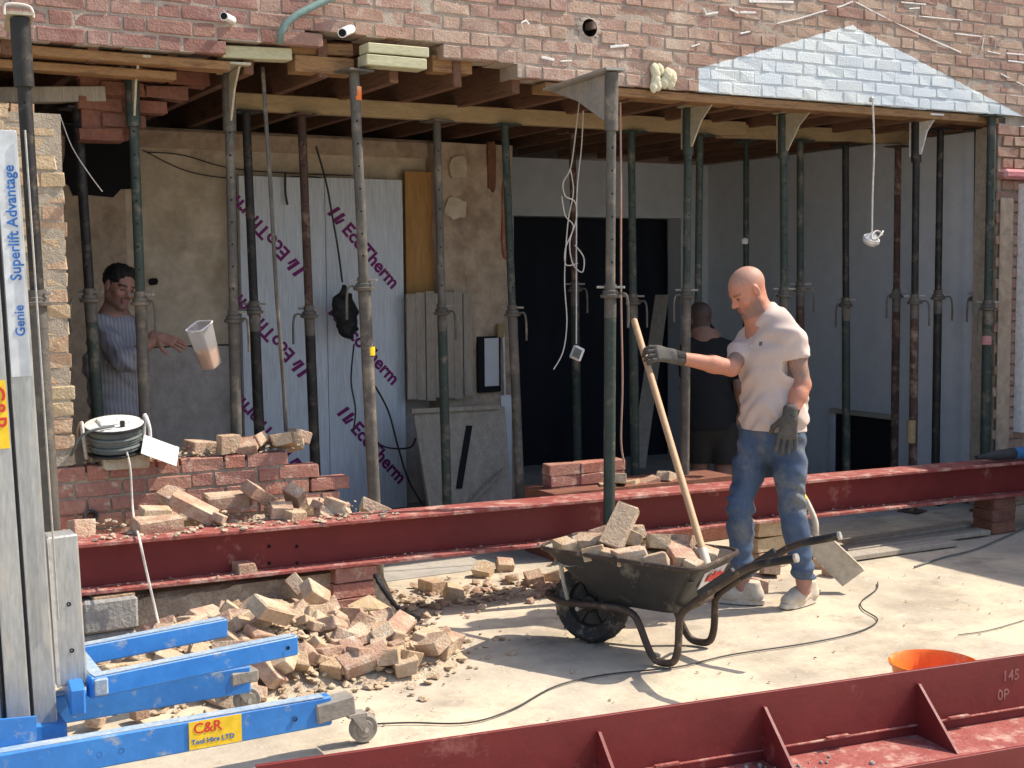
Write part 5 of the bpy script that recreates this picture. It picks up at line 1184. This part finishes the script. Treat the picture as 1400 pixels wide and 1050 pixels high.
def hand_mesh(w_, d, n_, ts, curl, size=1., h=.0035, thumb=.5, spread=.1, name='glove'):
    """hand from wrist w_, pointing along d, n_ = palm normal (towards palm), ts = side of the thumb; five bent fingers"""
    d, n_, ts = unit(d), np.array(n_, float), np.array(ts, float)
    n_ = unit(n_-d*(n_@d)); t = unit(np.cross(n_, d)); t = t if t@ts > 0 else -t
    w_ = np.array(w_, float); lo = w_-.21*size; S = SDF(lo, w_+.21*size, h)
    q = lambda a, b_, c: w_+size*(d*a+t*b_+n_*c)
    S.cone(q(-.03, 0, 0), q(.01, 0, 0), .029*size, .028*size, .01, t, 1.15)
    for b_ in (-.026, -.008, .010, .026): S.cone(q(.012, b_*.75, 0), q(.088-abs(b_-.005)*.25, b_*1.12, .004), .0155*size, .0125*size, .014)
    for i, (b_, L) in enumerate(((-.031, .062), (-.0105, .078), (.0105, .084), (.031, .075))):
        L *= size*.95; r0 = .0098*size; p = q(.088-abs(b_-.005)*.25, b_*1.1, .004); dr = unit(d+t*(b_/.031)*spread); a = 0
        for j, fr in enumerate((.45, .32, .23)):
            a += curl[i]*(.75 if j == 0 else 1.0); v = dr*math.cos(a)+n_*math.sin(a); p2 = p+v*L*fr; S.cone(p, p2, r0, r0*.92, .004); p = p2; r0 *= .92
    p = q(.022, .034, .012); v = unit(d*.75+t*(.9-thumb*.5)+n_*(.25+thumb*.6)); p1 = p+v*.042*size; S.cone(q(.015, .016, .004), p, .016*size, .0135*size, .012); S.cone(p, p1, .013*size, .0112*size, .006)
    v2 = unit(d*(.85)+t*(.35-thumb*.6)+n_*(.3+thumb)); S.cone(p1, p1+v2*.032*size, .0112*size, .0095*size, .004)
    me, v_ = S.mesh(name); return me
def folds(a, f1, f2):
    return lambda X, Y, Z: a*np.sin(f1*Z+18*X+2.2*np.sin(f2*X+9*Y+5*Z))*np.sin(f2*.6*Y+7*Z+11*X+1)
def shoe(toe, heel, o, ank):
    toe, heel = np.array(toe), np.array(heel); d = unit(toe-heel); d[2] = 0; d = unit(d); sd_ = np.cross([0, 0, 1], d); L = np.linalg.norm((toe-heel)[:2])
    lo = np.minimum(toe, heel)-.09; hi = np.maximum(toe, heel)+.09; hi[2] = .2; lo[2] = -.02; S = SDF(lo, hi, .0055)
    g = lambda a, b_, z_: np.array([heel[0]+d[0]*a*L+sd_[0]*b_, heel[1]+d[1]*a*L+sd_[1]*b_, z_])
    S.cone(g(.15, 0, .045), g(.62, .004, .045), .038, .044, .02, sd_, 1.0); S.cone(g(.60, .004, .042), g(.86, .0, .036), .044, .034, .02, sd_, 1.1)
    S.cone(g(.16, 0, .05), g(.22, 0, .105), .040, .042, .025); S.cone(g(.3, 0, .085), g(.55, 0, .06), .032, .03, .03)
    S.cut(g(.2, 0, .118), (0, 0, 1)); S.cut(g(0, 0, .022), (0, 0, -1)); me, v_ = S.mesh('shoe')
    up_ = part('shoe', me, 'shoe', o)
    bm = bmesh.new(); poly = []
    for k in range(28):
        a = 2*math.pi*k/28; x_ = .5+.53*math.cos(a); w_ = (.043+.006*math.cos(a))*math.copysign(abs(math.sin(a))**.75, math.sin(a)); p = g(x_, w_, .002); poly.append(Vector(p))
    prism(bm, poly, (0, 0, .026)); bmesh.ops.bevel(bm, geom=list(bm.edges), offset=.004, segments=1, affect='EDGES', clamp_overlap=True); part('sole', bm_mesh(bm), 'sole', up_)
# ---------------------------------------------------------------- the bald worker by the wheelbarrow
DM = 6.66
pm = lambda x, y, w_=0.: np.array(D(x, y, DM-w_))
right_, cam_, up_ = np.array(_R), -np.array(_F), V3(0, 0, 1)
man = empty('person', Vector(pm(1052, 826)), 'bald person in a pale pink polo shirt and jeans reaching for the shovel', 'person'); man.location.z = 0
body_f = unit(-right_*.72+cam_*.69); body_l = np.cross(up_, body_f)
hipR, hipL = pm(1035, 598, -.06), pm(1077, 600, .06)
knR, knL = pm(1012, 692, -.03), pm(1083, 695, .05); anR, anL = pm(1014, 788, -.05), pm(1099, 790, .02)
shR, shL = pm(1024, 466, -.13), pm(1084, 463, .13)
elR, elL = pm(1000, 503, .08), pm(1097, 526, .14); wrR, wrL = pm(923, 488, .19), pm(1080, 570, .20)
neck0 = pm(1044, 440, -.01); headc = pm(1021, 398, .02)
hf = unit(-right_*.84+cam_*.30-up_*.52); hu = unit(up_*.88-right_*.48+cam_*.12)
S = SDF(pm(880, 850, -.3).clip(-99, 99)*0+np.minimum.reduce([pm(925, 840, .5), pm(925, 840, -.5), pm(1130, 350, .5), pm(1130, 350, -.5)])-.02, np.maximum.reduce([pm(925, 840, .5), pm(925, 840, -.5), pm(1130, 350, .5), pm(1130, 350, -.5)])+.02, .0055)
hax0 = unit(hf); hu2 = unit(hu-hax0*(hu@hax0)); chin = headc-hu2*.118-hax0*.005
hax = head_sdf(S, chin, hf, hu)
S.cone(headc-hu2*.045-hax0*.030, neck0, .055, .056, .03); S.cone(neck0, pm(1056, 560), .08, .10, .05, body_l, 1.3)
S.cone(neck0-up_*.03, shR-up_*.015, .045, .045, .03); S.cone(neck0-up_*.03, shL-up_*.015, .045, .045, .03)
S.cone(shR, elR, .050, .041, .02); S.cone(elR, elR+(wrR-elR)*.35, .042, .043, .015); S.cone(elR+(wrR-elR)*.3, wrR, .043, .028, .015)
S.cone(shL, elL, .052, .042, .02); S.cone(elL, elL+(wrL-elL)*.35, .043, .044, .015); S.cone(elL+(wrL-elL)*.3, wrL, .044, .029, .015)
for hp, kn, an in ((hipR, knR, anR), (hipL, knL, anL)): S.cone(pm(1056, 575), hp, .07, .06, .03); S.cone(hp, kn, .055, .042, .02); S.cone(kn, an, .042, .038, .02); S.cone(an, an-up_*.06, .038, .036, .02)
me, vv = S.mesh('body'); L = head_local(vv, chin, hax)
c = np.tile(np.array([.52, .225, .145], np.float32), (len(vv), 1))
hd = (np.abs(L[:, 1]) < .1) & (L[:, 2] > -.03) & (L[:, 2] < .26) & (np.abs(L[:, 0]) < .14)
def blend(mask, col, amt=1.):
    m_ = np.clip(mask, 0, 1)[:, None]*amt; return c*(1-m_)+np.array(col)*m_
sm = lambda x, a, b_: np.clip((x-a)/(b_-a), 0, 1)
c = blend(hd*sm(L[:, 2]-.35*L[:, 0], .135, .175), (.40, .245, .185), .75)                    # shaved scalp
c = blend(hd*sm(-L[:, 2], -.080, -.050)*(L[:, 0] > .0)*sm(L[:, 2], -.012, .004), (.22, .135, .105), .8)   # stubble
c = blend(hd*sm(.07-np.abs(L[:, 0]-.03)-np.abs(L[:, 2]-.05), 0, .02)*(L[:, 1] > 0)*0+hd*(L[:, 0] < .05)*(L[:, 0] > -.0)*sm(.095-L[:, 2], 0, .03)*sm(L[:, 2], -.012, .004), (.22, .135, .105), .6)
c = blend(hd*(np.abs(L[:, 2]-.0505) < .010)*(L[:, 0] > .078)*(np.abs(L[:, 1]) < .026), (.40, .13, .11), .8)
c = blend(hd*(np.abs(L[:, 2]-.136) < .006)*(L[:, 0] > .066)*(np.abs(np.abs(L[:, 1])-.034) < .020), (.14, .08, .055), .7)
c = blend(hd*(np.abs(L[:, 2]-.113) < .007)*(L[:, 0] > .068)*(np.abs(np.abs(L[:, 1])-.031) < .013), (.06, .04, .035), .8)
c = blend(hd*sm(.026-np.hypot(L[:, 0]-.1, L[:, 2]-.09), 0, .02), (.56, .20, .14), .5)
# tattooed upper arms
def along(a, b_, p): ab = b_-a; t = ((p-a)@ab)/(ab@ab); dd = np.linalg.norm(p-a-np.clip(t, 0, 1)[:, None]*ab, axis=1); return t, dd
for a_, b_ in ((shL, elL), (shR, elR)):
    t, dd = along(a_, b_, vv); tt = (dd < .075)*sm(t, .2, .3)*sm(1.0-t, -.05, .15)*(.80+.20*np.sin(vv[:, 2]*95+3*np.sin(vv[:, 0]*60))*np.sin(vv[:, 1]*80)); c = blend(tt, (.19, .165, .14), .85)
c = blend((vv[:, 2] < .2)*1., (.33, .19, .16), .8)
vcol(me, c); part('body', me, 'skin', man)
# polo shirt
lo = np.minimum.reduce([pm(985, 600, .4), pm(985, 600, -.4), pm(1125, 385, .4), pm(1125, 385, -.4)]); hi = np.maximum.reduce([pm(985, 600, .4), pm(985, 600, -.4), pm(1125, 385, .4), pm(1125, 385, -.4)])
S = SDF(lo, hi, .006)
S.cone(pm(1056, 478), pm(1056, 500), .118, .122, .03, body_l, 1.50); S.cone(pm(1056, 500), pm(1058, 560), .120, .119, .05, body_l, 1.42); S.cone(pm(1058, 560), pm(1059, 610), .119, .127, .05, body_l, 1.42)
S.cone(pm(1056, 436, .02), shL+up_*.010, .058, .060, .06); S.cone(pm(1066, 446, .06), pm(1076, 470, .09), .055, .075, .05); S.cone(pm(1046, 440, -.03), shR+up_*.006, .058, .062, .04); S.cone(pm(1054, 445), pm(1056, 490), .09, .115, .05, body_l, 1.15)
S.cone(shL, shL+(elL-shL)*.46, .061, .064, .03); S.cone(shR, shR+(elR-shR)*.52, .064, .068, .03)
S.cone(pm(1048, 430, -.01), pm(1052, 452), .060, .085, .03)
S.warp(lambda X, Y, Z: .0065*np.sin(34*Z+16*X+2.5*np.sin(14*X+9*Y+6*Z))*np.sin(13*Y+9*Z+1)+.004*np.sin(70*(Z-.9*X)+2*np.sin(25*Y))*np.clip((Z-1.2)*5, 0, 1)+.005*np.sin(60*(X*.5+Z)+4*np.sin(20*Y))*np.clip((1.25-Z)*3, 0, 1))
S.cut(pm(1058, 588), unit(V3(0, 0, -1)+body_f*.03))
aL = unit(elL-shL); sT = shL+(elL-shL)*.40
# sleeve ends
gx_ = [S.lo[i]+S.h*np.arange(S.n[i], dtype=np.float32) for i in range(3)]; XX = np.stack(np.meshgrid(*gx_, indexing='ij'), -1)
for a_, b_, fr in ((shL, elL, .44), (shR, elR, .52)):
    ad = unit(b_-a_); e = a_+(b_-a_)*fr; dd = np.linalg.norm(XX-e, axis=-1); S.V = np.where((((XX-e)@ad) > 0) & (dd < .10) & (np.abs((XX-np.array(neck0))@body_l)*1.0 > .172), np.maximum(S.V, ((XX-e)@ad).astype(np.float32)), S.V)
me, v_ = S.mesh('shirt'); sh_ = part('polo_shirt', me, 'shirt_pink', man)
nd = unit(up_*.86-right_*.42+cam_*.14)
cc = pm(1044, 431, -.01); cx = unit(np.cross(nd, body_f)); cy_ = np.cross(nd, cx)
bm = bmesh.new(); ring = []
for k in range(22):
    a = 2*math.pi*k/21; gap = .0 if 0 < k < 21 else .0
    fdir = -cy_*math.cos(a)+cx*math.sin(a); ring.append((fdir, k))
lo_, hi_, out_ = [], [], []
for fdir, k in ring:
    front = max(0, fdir@body_f); base = cc-nd*(.006+.022*front); lo_.append(bm.verts.new(base+fdir*(.080+.006*front))); hi_.append(bm.verts.new(base+nd*.034+fdir*(.070+.004*front))); out_.append(bm.verts.new(base+nd*(-.014)+fdir*(.094+.012*front)))
for k in range(21):
    bm.faces.new((lo_[k], lo_[k+1], hi_[k+1], hi_[k])); bm.faces.new((hi_[k], hi_[k+1], out_[k+1], out_[k]))
me = bm_mesh(bm, smooth=True); co = part('collar', me, 'shirt_pink', sh_); md = co.modifiers.new('s', 'SOLIDIFY'); md.thickness = .004
pf = lambda s_, z_: np.array(pm(1056, 500))+body_f*0+body_l*s_+up_*z_
# little chest emblem
from mathutils.bvhtree import BVHTree
def stick(mesh_obj, org, dr, size_w, size_h, m, name, th=.002):
    bv = BVHTree.FromPolygons([mesh_obj.matrix_world @ Vector() + (v.co+Vector(man.location)) for v in mesh_obj.data.vertices], [tuple(p.vertices) for p in mesh_obj.data.polygons])
    h = bv.ray_cast(Vector(org), Vector(dr))
    if h[0] is None: return
    nrm = h[1] if h[1].dot(Vector(dr)) < 0 else -h[1]; x_ = Vector((0, 0, 1)).cross(nrm).normalized(); y_ = nrm.cross(x_); M4 = Matrix((x_, y_, nrm)).transposed().to_4x4(); M4.translation = h[0]+nrm*.001
    me = boxm((0, 0, 0), (size_w, size_h, th)); me.transform(M4); part(name, me, m, sh_)
stick(sh_, CAM, ray(1040, 470), .016, .022, 'cable_grey', 'chest_emblem')
for y_ in (452, 462, 473): stick(sh_, CAM, ray(1025+(y_-452)*.15, y_), .008, .008, 'label_white', 'button', .003)
# jeans
lo = np.minimum.reduce([pm(975, 815, .4), pm(975, 815, -.4), pm(1130, 560, .4), pm(1130, 560, -.4)]); hi = np.maximum.reduce([pm(975, 815, .4), pm(975, 815, -.4), pm(1130, 560, .4), pm(1130, 560, -.4)])
S = SDF(lo, hi, .006)
S.cone(pm(1056, 572), pm(1056, 600), .105, .105, .05, body_l, 1.36)
for hp, kn, an in ((hipR, knR, anR), (hipL, knL, anL)):
    S.cone(hp, hp+(kn-hp)*.45, .089, .080, .03); S.cone(hp+(kn-hp)*.4, kn, .081, .064, .03); S.cone(kn, kn+(an-kn)*.35, .066, .065, .02); S.cone(kn+(an-kn)*.3, an, .065, .055, .02)
S.warp(lambda X, Y, Z: .009*np.sin(70*Z+19*X+2.5*np.sin(22*X+15*Z))*np.sin(24*Y+17*X+2)*np.exp(-((Z-.50)/.13)**2)+.008*np.sin(88*Z+22*Y+1.5*np.sin(30*X))*np.clip((.34-Z)*6, 0, 1)+.006*np.sin(55*(Z+.6*X)+2*np.sin(14*Y))*np.exp(-((Z-.78)/.09)**2)+.0015*np.sin(40*Z+30*X))
S.cut(pm(1056, 790), V3(0, 0, -1)); S.cut(pm(1056, 575), up_); me, v_ = S.mesh('jeans'); part('jeans', me, 'denim', man)
# shoes
for toe, heel, an in ((G(982, 822), G(1034, 826), anR), (G(1075, 832), G(1110, 822), anL)):
    t_, h_ = np.array(toe), np.array(heel); d_ = unit(t_-h_); mid_ = (t_+h_)/2; shoe(mid_+d_*.135, mid_-d_*.135, man, an)
# gloves
shd = unit(np.array(SH1-SH0))
gd = unit(wrR-elR); mR = hand_mesh(wrR, unit(gd*.97+up_*.05), cam_*-.55-up_*.5-right_*.3, up_*.7+cam_*.5, (.55, .66, .68, .62), 1.13, thumb=.45); gR = part('glove', mR, 'glove_grey', man)
part('glove_cuff', tubem([Vector(wrR-gd*.045), Vector(wrR+gd*.004)], .0345, 14), 'glove_cuff', gR)
gd = unit(unit(wrL-elL)*.45-up_*.9); mL = hand_mesh(wrL, gd, -cam_*.8+right_*.1, -right_*.8+cam_*.2, (.22, .24, .24, .2), 1.16, thumb=.3); gL = part('glove', mL, 'glove_grey', man)
part('glove_cuff', tubem([Vector(wrL-unit(wrL-elL)*.045), Vector(wrL+gd*.006)], .0355, 14), 'glove_cuff', gL)
# ---------------------------------------------------------------- the worker inside, throwing the tub
DI = 7.45
pi_ = lambda x, y, w_=0.: np.array(D(x, y, DI-w_))
mi = empty('person', Vector(pi_(165, 700)), 'dark haired person in a grey striped shirt reaching out behind the props', 'person'); mi.location.z = 0
bf = unit(right_*.75+cam_*.55); bl = np.cross(up_, bf)
hc_ = pi_(164, 392, .05); nk = pi_(156, 436, 0); hfi = unit(right_*.72+cam_*.62-up_*.22); hui = unit(up_*.96+right_*.22)
sR, sL = pi_(138, 446, .12), pi_(178, 446, -.12); eR, wR = pi_(170, 494, .26), pi_(217, 461, .20); eL, wL = pi_(192, 500, -.10), pi_(196, 545, -.02)
def frame_box(f_, pts, w_=.4): a = [f_(x, y, s*w_) for x, y in pts for s in (-1, 1)]; return np.minimum.reduce(a), np.maximum.reduce(a)
lo, hi = frame_box(pi_, ((100, 345), (250, 560)), .42); S = SDF(lo, hi, .006)
f0 = unit(hfi); u0 = unit(hui-f0*(hui@f0)); chi = hc_-u0*.118-f0*.005; hxi = head_sdf(S, chi, hfi, hui)
S.cone(hc_-u0*.05-f0*.03, nk, .056, .06, .03); S.cone(nk, pi_(160, 545), .08, .10, .04, bl, 1.3); S.cone(nk-up_*.03, sR-up_*.015, .045, .045, .03); S.cone(nk-up_*.03, sL-up_*.015, .045, .045, .03)
for a_, b_, c_ in ((sR, eR, wR), (sL, eL, wL)): S.cone(a_, b_, .05, .042, .02); S.cone(b_, c_, .043, .028, .02)
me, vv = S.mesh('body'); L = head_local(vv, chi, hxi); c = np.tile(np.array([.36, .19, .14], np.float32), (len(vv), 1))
hd = (np.abs(L[:, 1]) < .1) & (L[:, 2] > -.03) & (L[:, 2] < .26) & (np.abs(L[:, 0]) < .14)
c = blend(hd*(L[:, 0] > .0)*sm(.075-L[:, 2], 0, .03), (.19, .12, .10), .7); c = blend(hd*(np.abs(L[:, 2]-.137) < .007)*(L[:, 0] > .06)*(np.abs(np.abs(L[:, 1])-.034) < .022), (.03, .02, .018), .95)
c = blend(hd*(np.abs(L[:, 2]-.113) < .007)*(L[:, 0] > .068)*(np.abs(np.abs(L[:, 1])-.031) < .013), (.04, .03, .03), .9); c = blend(hd*(np.abs(L[:, 2]-.0505) < .009)*(L[:, 0] > .078)*(np.abs(L[:, 1]) < .026), (.28, .11, .10), .8)
c = blend(hd*(np.abs(L[:, 2]-.068) < .008)*(L[:, 0] > .072)*(np.abs(L[:, 1]) < .03), (.10, .07, .06), .7)
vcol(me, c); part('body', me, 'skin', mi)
S = SDF(chi-.3, chi+.3, .006); q = lambda a, b_, c_: chi+hxi[0]*a+hxi[1]*b_+hxi[2]*c_
S.ell(q(-.018, 0, .158), hxi, (.104, .083, .090), .01); S.cone(q(.03, -.045, .19), q(.03, .045, .19), .038, .038, .03)
S.ell(q(.118, 0, .140), hxi, (.072, .085, .064), .012, 'd'); S.ell(q(.075, 0, .06), hxi, (.11, .12, .085), .012, 'd'); S.ell(q(-.01, 0, .04), hxi, (.14, .12, .055), .015, 'd')
for s in (-1, 1): S.ell(q(.004, s*.085, .115), hxi, (.022, .03, .033), .008, 'd')
S.warp(lambda X, Y, Z: .005*np.sin(170*X+90*Z+2*np.sin(60*Y))*np.sin(130*Y+70*Z)); me, v_ = S.mesh('hair'); part('hair', me, 'hair_dark', mi)
lo, hi = frame_box(pi_, ((95, 395), (225, 590)), .45); S = SDF(lo, hi, .0065)
S.cone(pi_(158, 462), pi_(158, 500), .115, .12, .04, bl, 1.5); S.cone(pi_(158, 500), pi_(162, 590), .118, .118, .05, bl, 1.42); S.cone(pi_(153, 442), sR, .060, .064, .04); S.cone(pi_(163, 442), sL, .060, .064, .04)
S.cone(sR, eR, .064, .062, .03); S.cone(eR, eR+(wR-eR)*.25, .062, .054, .03); S.cone(sL, eL, .062, .058, .03); S.cone(nk+unit(hc_-nk)*.012, nk-up_*.04, .064, .085, .03)
S.warp(lambda X, Y, Z: .007*np.sin(40*Z+22*X+3*np.sin(16*X+9*Z))*np.sin(18*Y+14*Z+1)+.004*np.sin(75*Z+20*X))
S.cut(pi_(160, 570), V3(0, 0, -1)); me, v_ = S.mesh('shirt'); part('shirt', me, 'shirt_stripe', mi)
S = SDF(*frame_box(pi_, ((105, 550), (235, 700)), .35), .009); pel = pi_(162, 585)
S.cone(pi_(161, 560), pel, .11, .11, .04, bl, 1.35)
for s in (-1, 1):
    h_ = pel+bl*s*.085; k_ = np.array([h_[0], h_[1], .5])+bf*.04; a_ = np.array([h_[0], h_[1], .09]); S.cone(h_, k_, .09, .068, .03); S.cone(k_, a_, .066, .055, .02)
    shoe(np.array([a_[0], a_[1], 0])+bf*.19, np.array([a_[0], a_[1], 0])-bf*.08, mi, a_)
me, v_ = S.mesh('trousers'); part('trousers', me, 'trousers_dark', mi)
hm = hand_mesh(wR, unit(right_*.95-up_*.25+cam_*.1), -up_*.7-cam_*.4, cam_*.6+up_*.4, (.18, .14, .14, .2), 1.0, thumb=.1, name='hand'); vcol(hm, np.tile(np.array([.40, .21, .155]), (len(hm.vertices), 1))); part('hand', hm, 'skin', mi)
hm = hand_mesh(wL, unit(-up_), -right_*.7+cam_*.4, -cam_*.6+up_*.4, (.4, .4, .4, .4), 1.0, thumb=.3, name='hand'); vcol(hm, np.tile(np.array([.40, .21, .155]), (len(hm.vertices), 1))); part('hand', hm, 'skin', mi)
# ---------------------------------------------------------------- the figure in the dark room, seen from behind
DD = 8.9
pd = lambda x, y, w_=0.: np.array(D(x, y, DD-w_))
md_ = empty('person', Vector(pd(972, 690)), 'person in black shirt and dark shorts turned away in the shade behind the props', 'person'); md_.location.z = 0
bfd = unit(-cam_*.9-right_*.35); bld = np.cross(up_, bfd); hcd = pd(960, 436); nkd = pd(966, 462)
sl_, sr_ = pd(944, 478, .02), pd(1000, 480, .0); el_, er_ = pd(938, 530, .05), pd(1012, 530, .05); wl_, wr_ = pd(946, 572, -.1), pd(1006, 574, -.1); pv = pd(974, 588); hl_, hr_ = pd(958, 592), pd(990, 592)
kl_, kr_ = pd(957, 645, -.02), pd(990, 645, .05); al_ = np.array([*kl_[:2], .08]); ar_ = np.array([*kr_[:2], .08])
S = SDF(*frame_box(pd, ((915, 400), (1030, 715)), .45), .0085); fx = head_sdf(S, hcd-up_*.118, unit(bfd-up_*.3), up_)
S.cone(hcd-up_*.05, nkd, .058, .062, .03); S.cone(nkd, pv, .08, .09, .04, bld, 1.3)
for a_, b_, c_ in ((sl_, el_, wl_), (sr_, er_, wr_)): S.cone(nkd-up_*.04, a_-up_*.01, .045, .045, .03); S.cone(a_, b_, .05, .042, .02); S.cone(b_, c_, .043, .03, .02)
for h_, k_, a_ in ((hl_, kl_, al_), (hr_, kr_, ar_)): S.cone(h_, k_, .08, .06, .03); S.cone(k_, k_+(a_-k_)*.4, .058, .06, .02); S.cone(k_+(a_-k_)*.4, a_, .06, .038, .02); shoe(np.array([a_[0], a_[1], 0])+bfd*.19, np.array([a_[0], a_[1], 0])-bfd*.08, md_, a_)
me, vv = S.mesh('body'); c = np.tile(np.array([.17, .095, .07], np.float32), (len(vv), 1)); L = head_local(vv, hcd-up_*.118, fx); c = blend((L[:, 2] > .05)*(L[:, 0] < .075)*(L[:, 2] < .3)*(np.abs(L[:, 1]) < .12)*1., (.02, .018, .017)); vcol(me, c); part('body', me, 'skin', md_)  # body skin tone darkened to carry the shade this figure stands in
S = SDF(*frame_box(pd, ((920, 415), (1030, 600)), .4), .0085); S.cone(pd(970, 492), pd(972, 560), .125, .122, .05, bld, 1.45); S.cone(pd(972, 560), pd(974, 590), .122, .124, .05, bld, 1.4)
for a_, b_ in ((sl_, el_), (sr_, er_)): S.cone(nkd-up_*.01, a_, .062, .066, .04); S.cone(a_, a_+(b_-a_)*.6, .066, .066, .03)
S.cone(nkd+up_*.035, nkd-up_*.04, .066, .09, .03); S.warp(folds(.006, 30, 14)); S.cut(pd(974, 585), V3(0, 0, -1)); me, v_ = S.mesh('shirt'); part('shirt', me, 'shirt_dark', md_)
S = SDF(*frame_box(pd, ((930, 570), (1020, 660)), .4), .0085); S.cone(pd(974, 580), pv, .115, .115, .04, bld, 1.35)
for h_, k_ in ((hl_, kl_), (hr_, kr_)): S.cone(h_, k_, .098, .088, .03)
S.cut(pd(974, 632), V3(0, 0, -1)); me, v_ = S.mesh('shorts'); part('shorts', me, 'shorts_dark', md_)
for a_, b_, ts in ((el_, wl_, right_), (er_, wr_, -right_)):
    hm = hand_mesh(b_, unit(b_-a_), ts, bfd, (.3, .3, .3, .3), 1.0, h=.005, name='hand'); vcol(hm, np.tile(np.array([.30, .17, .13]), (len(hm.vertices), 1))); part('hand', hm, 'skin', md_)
